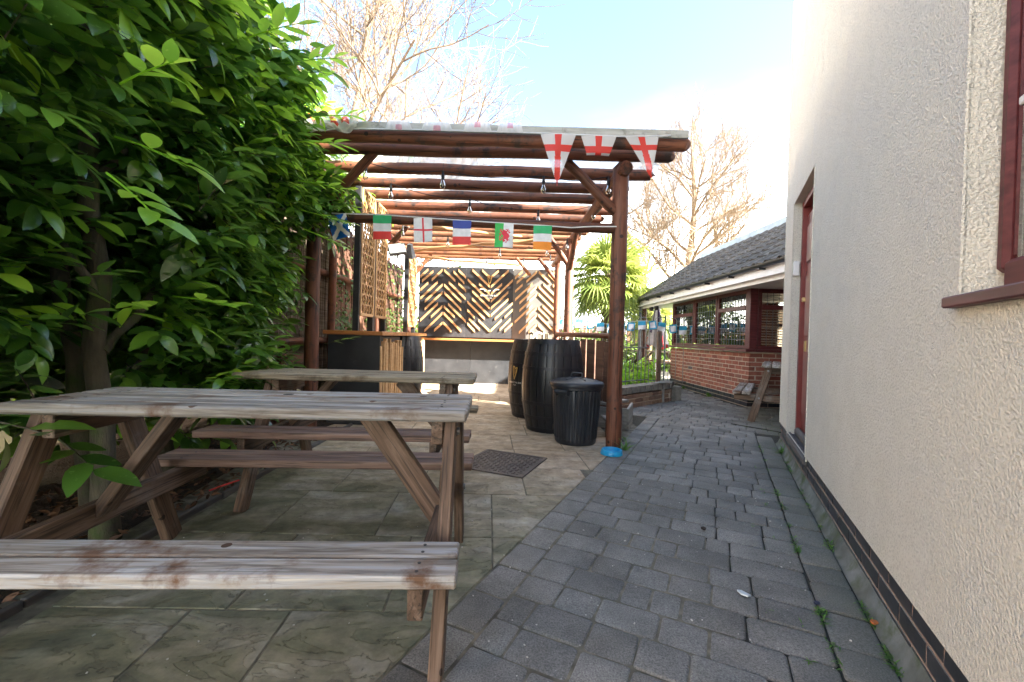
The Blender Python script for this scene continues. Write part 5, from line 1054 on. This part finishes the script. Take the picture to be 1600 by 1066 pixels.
# sprigs breaking out of the face
D0 = np.stack([RNG.uniform(.25, 1.1, len(Pb)), RNG.normal(0, .55, len(Pb)), RNG.normal(.25, .5, len(Pb))], 1); D0 /= np.linalg.norm(D0, axis=1, keepdims=True)
nl = 7; LPs, LD, LU, LS, LM = [], [], [], [], []; tw = MB(); young = RNG.random(len(Pb))
for i in range(len(Pb)):
    p, d = Pb[i], D0[i]; side = np.cross(d, [0, 0, 1.0]); side /= np.linalg.norm(side) + 1e-6; upv = np.cross(side, d); l_ = RNG.uniform(.16, .30); yo = 1 if (dep[i] < .14 and young[i] > (.62 if p[2] > 2.3 else .90)) else 0
    if dep[i] < .25 and i % 3 == 0: tw.tube([p, p + d*l_*.55 - np.array([0, 0, .005]), p + d*l_ - np.array([0, 0, .02])], [.0035, .003, .0015], 3, caps=False, mi=yo)
    for k in range(nl):
        t = (k + .6) / nl; q = p + d * l_ * t; sgn = 1 if k % 2 else -1; spread = .95 - .5*t
        dd = d * (.45 + .5*t) + side * sgn * spread + upv * RNG.normal(.0, .18) + np.array([0, 0, RNG.normal(-.22, .2)])
        LPs.append(q); LD.append(dd); LU.append(upv*.8 + np.array([.25, 0, .55]) + RNG.normal(0, .28, 3)); LS.append(RNG.uniform(.8, 1.32)); LM.append(yo if RNG.random() > .15 else 0)
# a looser inner mass and the back of the hedge, so that the inside is dark
NI = 46000; yi = RNG.uniform(.6, 6.8, NI); zi = RNG.uniform(.35, 3.55, NI) ; xi = -2.4 - RNG.random(NI) * 2.2
oki = (zi < 3.1) & ~((zi < .8) & (RNG.random(NI) > .5)) & ~((np.abs(yi - 2.1) < .3) & (zi < 1.9) & (xi > -2.9) & (RNG.random(NI) > .2)) & ~((yi > 4.2) & (xi > -2.75) & (zi < 2.75))
xi, yi, zi = xi[oki], yi[oki], zi[oki]; n_ = len(xi)
LPs = np.concatenate([np.array(LPs), np.stack([xi, yi, zi], 1)]); LD = np.concatenate([np.array(LD), RNG.normal(0, 1, (n_, 3)) + [.3, 0, -.3]]); LU = np.concatenate([np.array(LU), RNG.normal(0, .6, (n_, 3)) + [.2, 0, .7]])
LS = np.concatenate([np.array(LS), RNG.uniform(1.0, 1.6, n_)]); LM = np.concatenate([np.array(LM), np.zeros(n_, int)])
near = np.where((LPs[:, 0] > hedge_front(LPs[:, 1], LPs[:, 2]) - .05) & (LPs[:, 1] > 1.1) & (LPs[:, 0] / LPs[:, 1] > -1.15) & ((LPs[:, 2] - 1.08) / LPs[:, 1] < .78))[0]
score = LS[near] / LPs[near, 1]; pick = near[np.argsort(-score)[:290]]; rest = np.ones(len(LPs), bool); rest[pick] = False
lm = [[None] * 2 for _ in LP]
for q, (V, Fq) in enumerate(LP):
    for y_ in (0, 1): lm[q][y_] = np_mesh('leaf', V, Fq, [(M_leaf, M_leafy)[y_]], True)
Rp = rotm(LD[pick], LU[pick])
for k, i in enumerate(pick):
    A = Matrix(Rp[k].tolist()).to_4x4() @ Matrix.Scale(float(LS[i]), 4); A.translation = Vector(LPs[i]); put('leaf', lm[k % 5][int(LM[i])], hd, A)
put('foliage', scatter(LP, LPs[rest], LD[rest], LU[rest], LS[rest], 'foliage', [M_leaf, M_leafy], LM[rest]), hd, kind='stuff')
put('twigs', tw.mesh('twigs', [M_bark, M_leafy], 60), hd, kind='stuff')
def trunk(p, top_, r, nm='trunk'):
    pts = [Vector(p)]; n = 9
    for i in range(1, n + 1): t = i / n; pts.append(Vector(p).lerp(Vector(top_), t) + Vector((random.uniform(-.018, .018), random.uniform(-.018, .018), 0)))
    return put(nm, MB().tube(pts, [r*1.35] + [r * (1 - .35*i/n) for i in range(1, n + 1)], 14, wob=.03).mesh(nm, M_bark, 70), hd)
trunk((-2.02, 2.12, -.05), (-2.10, 2.02, 3.0), .05); trunk((-2.3, 2.35, -.05), (-2.55, 2.2, 2.8), .045); trunk((-2.35, 1.35, -.05), (-2.3, 1.2, 2.6), .05)
trunk((-2.45, 3.0, -.05), (-2.35, 3.1, 2.8), .05); trunk((-2.35, 3.75, -.05), (-2.5, 3.6, 2.8), .045); trunk((-2.7, 1.75, -.05), (-2.9, 1.9, 2.6), .04)
for (a, b, r) in (((-2.04, 2.1, .95), (-1.95, 2.75, 1.75), .022), ((-2.05, 2.08, 1.2), (-2.0, 1.5, 2.1), .02), ((-2.36, 3.05, 1.2), (-1.95, 3.5, 2.3), .018), ((-2.03, 2.12, .55), (-2.3, 2.8, 1.3), .02), ((-2.06, 2.06, 1.8), (-1.7, 2.5, 2.7), .018), ((-2.35, 1.3, 1.3), (-1.85, 1.5, 2.5), .018)):
    trunk(a, b, r, 'limb')
# long bare-stemmed sprays reaching out over the table and in front of the pergola
def spray(p, d, l, n, sc, y_=1):
    d = Vector(d).normalized(); p = Vector(p); side = d.cross(Vector((0, 0, 1))).normalized(); up = side.cross(d)
    pts = [p + d*l*t - Vector((0, 0, .10*l*t*t)) for t in (0, .35, .7, 1)]; put('stem', MB().tube(pts, [.005, .004, .003, .0015], 5).mesh('stem', [M_leafy if y_ else M_bark], 60), hd)
    for k in range(n):
        t = .25 + .75*(k + .5)/n; q = p + d*l*t - Vector((0, 0, .10*l*t*t)); s_ = 1 if k % 2 else -1
        dd = d * (.5 + .4*t) + side * s_ * (.9 - .5*t) + up * random.uniform(-.1, .35); A = Matrix(rotm(np.array([list(dd)]), np.array([list(up + Vector((.2, -.3, .2)))]))[0].tolist()).to_4x4() @ Matrix.Scale(sc * random.uniform(.85, 1.15), 4)
        A.translation = q; put('leaf', lm[random.choice((0, 1, 3))][y_], hd, A)
spray((-1.75, 3.2, 2.50), (1, .15, .15), .42, 7, 1.15); spray((-1.7, 3.3, 2.25), (1, .1, -.05), .34, 6, 1.05); spray((-1.72, 3.4, 2.05), (1, .2, -.15), .36, 6, 1.0); spray((-1.8, 3.6, 1.95), (1, 0, -.35), .34, 5, 1.0)
spray((-1.55, 1.65, 2.02), (.85, -.35, .12), .34, 6, 1.05); spray((-1.66, 1.75, 1.86), (.9, -.1, -.25), .36, 5, 1.15); spray((-1.45, 1.5, 1.62), (.8, -.2, -.5), .3, 5, 1.0); spray((-1.85, 2.3, 1.25), (1, -.2, -.05), .42, 6, 1.1)
spray((-1.9, 1.75, .62), (.9, -.45, -.12), .42, 5, 1.15, 0); spray((-1.95, 1.55, .72), (1, -.3, .05), .4, 4, 1.15, 0); spray((-1.6, 2.4, 2.7), (.9, -.1, .3), .4, 7, 1.1); spray((-1.6, 2.9, 2.9), (.9, .2, .35), .4, 7, 1.1); spray((-1.7, 3.6, 2.9), (.9, .3, .3), .35, 6, 1.0)
spray((-1.95, 4.6, 3.0), (.7, .2, .7), .42, 7, 1.1); spray((-1.75, 4.9, 3.0), (.6, .2, .8), .42, 7, 1.1); spray((-1.45, 5.2, 3.02), (.5, .1, .8), .34, 6, 1.1)
spray((-1.95, 4.4, .95), (.8, -.2, .25), .3, 5, .9, 0)
# dead leaves and bits on the soil
nL = 1500; px = RNG.uniform(-3.0, -1.87, nL); py = RNG.uniform(.7, 4.6, nL)
LL_ = [leaf_proto(.055, .024, .3, .5, 3), leaf_proto(.045, .02, -.3, .6, 3)]
litter = scatter(LL_, np.stack([px, py, RNG.uniform(-.01, .035, nL)], 1), np.stack([RNG.normal(0, 1, nL), RNG.normal(0, 1, nL), RNG.normal(0, .35, nL)], 1), np.stack([RNG.normal(0, .5, nL), RNG.normal(0, .5, nL), np.ones(nL)], 1), RNG.uniform(.6, 1.4, nL), 'litter', [leafmat('brown fallen leaf', (.03, .014, .008), (.20, .10, .05), .7, .05)])
setp(put('leaf_litter', litter), 'brown dead leaf litter lying on the soil under the laurel hedge', 'leaf litter', kind='stuff')
m = MB(); m.tube([(-1.95, 2.75, .02), (-1.90, 2.85, .03), (-1.885, 2.95, .022)], .006, 5); setp(put('red_straw', m.mesh('red_straw', M_red)), 'thin red straw lying on the soil beside the edging board', 'straw')
wr = MB().box((0, 0, 0), (.05, .035, .012), .003).mesh('wrapper', plain('yellow wrapper', (.7, .6, .05), .4)); setp(put('wrapper', wr, None, Matrix.Translation((-1.93, 2.33, .035)) @ Euler((.4, .2, .6)).to_matrix().to_4x4()), 'small yellow wrapper dropped on the soil under the hedge', 'litter')

# ------------------------------------------------------------------ weeds, moss and small litter on the paving
def tuft(p, n, h, label):
    Ps = np.tile(np.array(p), (n, 1)) + RNG.normal(0, .012, (n, 3)) * [1, 1, 0]; a = RNG.uniform(0, 6.28, n); el = RNG.uniform(.3, 1.3, n)
    D = np.stack([np.cos(a)*np.cos(el), np.sin(a)*np.cos(el), np.sin(el)], 1)
    put('weed', scatter([leaf_proto(h, h*.09, .35, .3, 3), leaf_proto(h*.8, h*.13, .5, .3, 3)], Ps, D, np.tile([.1, .1, 1.0], (n, 1)), RNG.uniform(.6, 1.2, n), 'weed', [M_weed]), None, label=label, cat='weed')
tuft((1.13, 4.12, 0), 26, .14, 'bright grass tuft growing beside the blue dog bowl'); tuft(tuple(UV(4.95, .565, 0)), 40, .10, 'broad green weed tuft at the foot of the house corner')
tuft((1.25, 4.55, 0), 16, .09, 'small grass tuft beside the grey timber step'); tuft((3.95, 8.4, 0), 60, .12, 'green weed clump along the dark base of the brick bay'); tuft((3.97, 9.7, 0), 30, .10, 'small weed clump at the far end of the brick bay')
mv = []; 
for _ in range(420):
    q = RNG.random()
    if q < .55: u_ = RNG.uniform(1.0, 5.0); mv.append(UV(u_, .556 + RNG.normal(0, .005), 0))
    elif q < .85: mv.append(UV(RNG.uniform(1.0, 5.3), .390 + RNG.normal(0, .004), 0))
    else: mv.append(UV(RNG.uniform(1.0, 5.3), RNG.choice([.2, .3, .39]) + RNG.normal(0, .004), 0))
cl_ = RNG.random(len(mv)); mv = np.array([list(p) for p in mv]); cl2 = np.sin(mv[:, 1]*9) + np.sin(mv[:, 1]*23) > .2; mv = mv[cl2]; rep = 7; Pm = np.repeat(mv, rep, 0) + RNG.normal(0, .006, (len(mv)*rep, 3)) * [1, 1, .3]; nM = len(Pm)
me = scatter([leaf_proto(.028, .006, .4, .2, 2)], Pm, np.stack([RNG.normal(0, 1, nM), RNG.normal(0, 1, nM), RNG.uniform(.1, 1, nM)], 1), np.tile([.1, .1, 1.0], (nM, 1)), RNG.uniform(.5, 1.2, nM), 'moss', [M_weed])
setp(put('joint_moss', me), 'green moss and tiny weeds growing in the paver joints beside the house wall', 'moss', kind='stuff')
def scrap(nm, p, d, mt, label, cat, rz=0):
    setp(put(nm, MB().prism([(-d/2, -d*.3), (d*.3, -d*.35), (d/2, 0), (0, d*.35), (-d*.45, d*.2)], 0, .006).mesh(nm, mt), None, Matrix.Translation(p) @ Matrix.Rotation(rz, 4, 'Z') @ Matrix.Rotation(.15, 4, 'X')), label, cat)
scrap('plastic_shard', (1.02, 1.80, .006), .052, plain('pale plastic', (.62, .68, .70), .3), 'pale broken plastic shard lying on the dark pavers', 'litter', 2.2)
scrap('dead_leaf', (1.13, 2.42, .008), .04, M_soil, 'curled black dead leaf in the middle of the pavers', 'leaf', 1); scrap('dead_leaf', (1.30, 1.75, .006), .026, plain('dark blue scrap', (.02, .03, .07), .5), 'small dark blue scrap on the pavers near the wall', 'litter', .3)
scrap('orange_leaf', tuple(UV(2.1, .56, .01)), .03, plain('orange leaf', (.4, .12, .03), .7), 'small orange leaf in the crack below the house wall', 'leaf', .3)
crumbs = MB()
for _ in range(260):
    y_ = random.uniform(1.2, 4.5)**1.0; x_ = random.uniform(-1.7, 1.9)
    if x_ * CU - y_ * SU > .5: continue
    s_ = random.uniform(.0015, .0045); crumbs.box((x_, y_, s_*.4), (s_*random.uniform(1, 2.2), s_*1.2, s_*.8), 0, rot=Matrix.Rotation(random.uniform(0, 3), 3, 'Z'))
setp(put('grit', crumbs.mesh('grit', plain('pale grit', (.5, .48, .44), .8))), 'pale grit and crumbs scattered over the slabs and pavers', 'grit', kind='stuff')

# ------------------------------------------------------------------ ivy on the reed fence
n = 1700; yv = RNG.uniform(4.6, 9.5, n); zv = 1.1 + RNG.exponential(.35, n); zv = np.where(RNG.random(n) > .6, RNG.uniform(1.1, 2.75, n), zv); msk = (np.sin(yv*5.3) + np.sin(yv*2.1 + 1) > .1) & (zv < 2.75)
yv, zv = yv[msk], zv[msk]; n = len(yv)
ivy = put('creeper', scatter([leaf_proto(.07, .05, .2, .2, 3)], np.stack([-2.56 + RNG.uniform(0, .12, n), yv, zv], 1), np.stack([RNG.uniform(.1, 1, n), RNG.normal(0, .6, n), RNG.normal(-.3, .5, n)], 1), RNG.normal(0, .3, (n, 3)) + [.8, -.2, .5], RNG.uniform(.5, 1.1, n), 'creeper', [M_ivy]), None)
setp(ivy, 'thin green creeper climbing over the reed fence behind the counters', 'creeper', kind='stuff')

# ------------------------------------------------------------------ palm
def blade_fan(seed):
    r_ = random.Random(seed); V = []; F = []; n = 26
    for k in range(n):
        a = R(-125 + 250*k/(n-1)) ; l = .62 * (1 - .28*abs(a/2.2)**2) * r_.uniform(.92, 1.05); d = Vector((math.cos(a), math.sin(a), 0)); s_ = Vector((-d.y, d.x, 0)); w0, w1 = .012, .02
        q = [(.02, w0*.5, 0), (l*.35, w1, -.01), (l*.72, w1*.7, -.05 - .05*r_.random()), (l, .002, -.16 - .12*r_.random())]
        for (x, w_, z) in q: c = d * x + Vector((0, 0, z*1.0 - .04*math.cos(a))); V += [tuple(c - s_*w_), tuple(c + Vector((0, 0, -w_*.6))), tuple(c + s_*w_)]
        b = k * 12
        for j in range(3): F += [(b+j*3, b+j*3+3, b+j*3+4, b+j*3+1), (b+j*3+1, b+j*3+4, b+j*3+5, b+j*3+2)]
    return np.array(V), np.array(F)
fans = [np_mesh('fan', *blade_fan(s), [M_palm]) for s in range(4)]
def palm(label, x, y, zc, H_, nf, sc):
    t = thing('fan_palm', label, 'palm', (x, y, 0))
    pr = [(.13, 0), (.12, .4), (.14, 1.0), (.15, H_ - .5), (.13, H_ - .1), (.05, H_)]; put('trunk', MB().lathe(pr, 20, (x, y, 0), rf=lambda a, z: 1 + .12*math.sin(a*7 + z*30)).mesh('trunk', M_palmt, 60), t)
    for k in range(nf):
        a = k * 2.399963; el = R(78 - 118 * (k / nf)); d = Vector((math.cos(a)*math.cos(el), math.sin(a)*math.cos(el), math.sin(el))); l = random.uniform(.45, .68) * sc
        b0 = Vector((x, y, H_ - .1 - .25*k/nf)); tip = b0 + d*l + Vector((0, 0, -.06)); f_ = put('frond', fans[k % 4], t, Matrix.Translation(tip) @ (d - Vector((0, 0, .25))).to_track_quat('X', 'Z').to_matrix().to_4x4() @ Matrix.Rotation(random.uniform(-.4, .4), 4, 'X') @ Matrix.Scale(sc * random.uniform(.9, 1.1), 4))
        put('petiole', MB().tube([b0, b0.lerp(tip, .5) + Vector((0, 0, .02)), tip], .012, 4).mesh('petiole', M_palm), t)
palm('bushy yellow-green fan palm behind the front pergola post', 2.80, 12.6, 3, 3.05, 60, 1.3)
palm('shorter fan palm partly hidden behind the eave post', 4.7, 14.6, 2.2, 2.3, 36, 1.0)

# ------------------------------------------------------------------ bare trees
def tree(label, base, H_, spread, seed, mt, r0, levels, nb, lean=(0, 0), twl=1.0, up=.35):
    r_ = random.Random(seed); t = thing('bare_tree', label, 'tree', base); base = Vector(base)
    TR, BRM, TW = MB(), MB(), MB()
    def seg(mb, pts, r_a, r_b, n): mb.tube(pts, [r_a + (r_b - r_a)*i/(len(pts)-1) for i in range(len(pts))], n, caps=False)
    def grow(p, d, l, r, lv):
        k = 5 if lv > 1 else 3; pts = [p]; dd = d.copy(); q = p.copy()
        for i in range(k): dd = (dd + Vector((r_.gauss(0, .13), r_.gauss(0, .13), r_.gauss(.03, .10) + (.07 if lv < 3 else 0)))).normalized(); q = q + dd * l/k; pts.append(q.copy())
        mb = BRM if lv >= levels - 2 else TW; seg(mb, pts, r, r*.45, 6 if lv >= levels - 1 else (4 if lv > 1 else 3))
        if lv == 0: return
        m_ = {0: 0, 1: 7, 2: 8, 3: 9, 4: 8}.get(lv, 6)
        for j in range(m_):
            tt = .22 + .78 * (j + r_.random()*.8) / m_; f = tt * k; i = min(k - 1, int(f)); bp = pts[i].lerp(pts[i+1], f - i); ax = (pts[i+1] - pts[i]).normalized()
            o = ax.orthogonal().normalized(); o.rotate(Matrix.Rotation(r_.uniform(0, 6.283), 3, ax)); nd = (ax * r_.uniform(.55, .95) + o * r_.uniform(.55, .95) + Vector((0, 0, up * .5))).normalized()
            grow(bp, nd, l * r_.uniform(.42, .62) * (twl if lv == 1 else 1), max(r * (.62 - .3*tt), .0065), lv - 1)
    pts = []
    for i in range(9): q = i/8; pts.append(base + Vector((lean[0]*q + .10*math.sin(i*1.3), lean[1]*q + .08*math.sin(i*2.1), H_*.86*q)))
    seg(TR, pts, r0, r0*.22, 12)
    for j in range(nb):
        tt = .26 + .74 * (j + .3) / nb; f = tt * 8; i = min(7, int(f)); bp = pts[i].lerp(pts[i+1], f - i); a = j * 2.4 + r_.uniform(-.4, .4)
        nd = Vector((math.cos(a), math.sin(a)*.8, up + .55*tt)).normalized(); grow(bp, nd, spread * (1.08 - .62*tt) * r_.uniform(.85, 1.1), r0 * (.42 - .26*tt), levels - 1)
    put('trunk', TR.mesh('trunk', mt, 70), t); put('branches', BRM.mesh('branches', mt, 70), t)
    me = TW.mesh('twigs', mt); put('twigs', me, t, kind='stuff'); return t
tree('pale bare tree with a fine twiggy crown rising above the tiled roof', (9.8, 23.5, 0), 13.2, 5.9, 3, M_bare2, .30, 4, 17, twl=1.1)
tree('bare tree leaning left, seen between the pergola post and the taller tree', (8.3, 22.0, 0), 10.5, 3.6, 11, M_bare2, .22, 4, 11, lean=(-3.4, 0))
tree('large pale bare tree filling the sky above the hedge', (-6.6, 14.5, 0), 15.0, 6.0, 5, M_bare, .26, 4, 15, lean=(1.5, 0), up=.28)
tree('second bare tree leaning right above the shelter roof', (-5.2, 15.5, 0), 12.0, 4.6, 21, M_bare, .18, 4, 10, lean=(1.2, 0), up=.2)

# ------------------------------------------------------------------ garden behind
SP = [leaf_proto(.10, .06, .2, .2, 2), leaf_proto(.13, .05, .3, .2, 2)]
def shrub(label, x, y, rx_, ry_, h, n, mt=None, sc=1.0, nm='shrub', cat='shrub', z0=.05):
    t = thing(nm, label, cat, (x, y, 0)); a = RNG.uniform(0, 6.283, n); q = RNG.random(n) ** .33; th = np.arccos(RNG.uniform(-.2, 1, n)); lob = 1 + .16*np.sin(a*3 + x) + .12*np.sin(a*7 + th*5)
    P_ = np.stack([x + rx_*q*lob*np.sin(th)*np.cos(a), y + ry_*q*lob*np.sin(th)*np.sin(a), z0 + h*q*lob*np.abs(np.cos(th))*.92], 1)
    D = np.stack([np.cos(a), np.sin(a), RNG.normal(0, .6, n)], 1); U = np.stack([RNG.normal(0, .4, n), RNG.normal(0, .4, n), np.ones(n)], 1)
    put('crown', scatter(SP, P_, D, U, RNG.uniform(.7, 1.5, n) * sc, 'crown', [mt or M_shrub]), t)
    m = MB()
    for k in range(5): m.tube([(x + random.uniform(-.1, .1), y, 0), (x + rx_*random.uniform(-.4, .4), y + ry_*random.uniform(-.3, .3), h*.6)], [.03, .012], 5)
    put('stem', m.mesh('stem', M_bark), t)
shrub('tall sunlit green shrub behind the railings left of the palm', 1.2, 14.2, 1.3, .9, 2.3, 4500, sc=1.2); shrub('dense green shrub directly below the palm crown', 3.3, 14.6, 1.2, .9, 1.7, 3500, sc=1.2)
shrub('yellow-green shrub seen through the gap beside the brick bay', 5.8, 16.0, 1.4, .9, 2.7, 4500, sc=1.3); shrub('low broad-leaved plant at the foot of the eave post', 3.15, 10.9, .55, .4, .62, 500, M_leafy, 1.5, 'bedding_plant', 'plant')
shrub('broad-leaved plant behind the curved railing', 2.45, 9.0, .45, .4, .5, 420, M_leafy, 1.5, 'bedding_plant', 'plant'); shrub('bushy evergreen behind the black back wall', -1.2, 12.2, 2.2, 1.0, 2.95, 5000, sc=1.3)
shrub('dark evergreen beyond the far end of the garden path', 8.0, 18.0, 2.2, 1.2, 3.0, 4500, sc=1.5); shrub('far garden shrub beyond the back wall on the left', -4.5, 13.0, 1.8, 1.2, 3.0, 4500, sc=1.3)
nb_ = thing('neighbouring_house', 'peach rendered neighbouring house behind the laurel hedge', 'house', (-9, 3, 0))
put('wall', MB().box((-9, 4, 2.6), (4, 16, 5.2), .02).mesh('wall', M_render_far), nb_); m = MB(); m.add([(-11.3, -4.3, 5.1), (-6.7, -4.3, 5.1), (-6.7, 12.3, 5.1), (-11.3, 12.3, 5.1), (-9, -4.3, 6.8), (-9, 12.3, 6.8)], [(1, 2, 5, 4), (3, 0, 4, 5), (0, 1, 4), (2, 3, 5)]); put('roof', m.mesh('roof', M_tile), nb_)
gf = thing('garden_fence', 'brown board fence closing the far end of the garden', 'fence', (3, 17.5, 0))
fb_ = MB().box((0, 0, 0), (.14, .02, 1.7), .002).mesh('fence_board', M_fence)
for k in range(110): put('fence_board', fb_, gf, Matrix.Translation((-5 + k*.15, 19.0 + .02*(k % 2), .85)))
for z in (.4, 1.3): beam('fence_rail', (-5, 19.06, z), (11.5, 19.06, z), .04, .08, M_fence, gf)
# cracked corner slab where the paving changes by the dark table
put('lifted_joint', MB().tube([(2.95, 5.62, .0), (3.15, 5.35, .004), (3.36, 5.10, .002)], .010, 5).mesh('lifted_joint', M_joint), pavement)
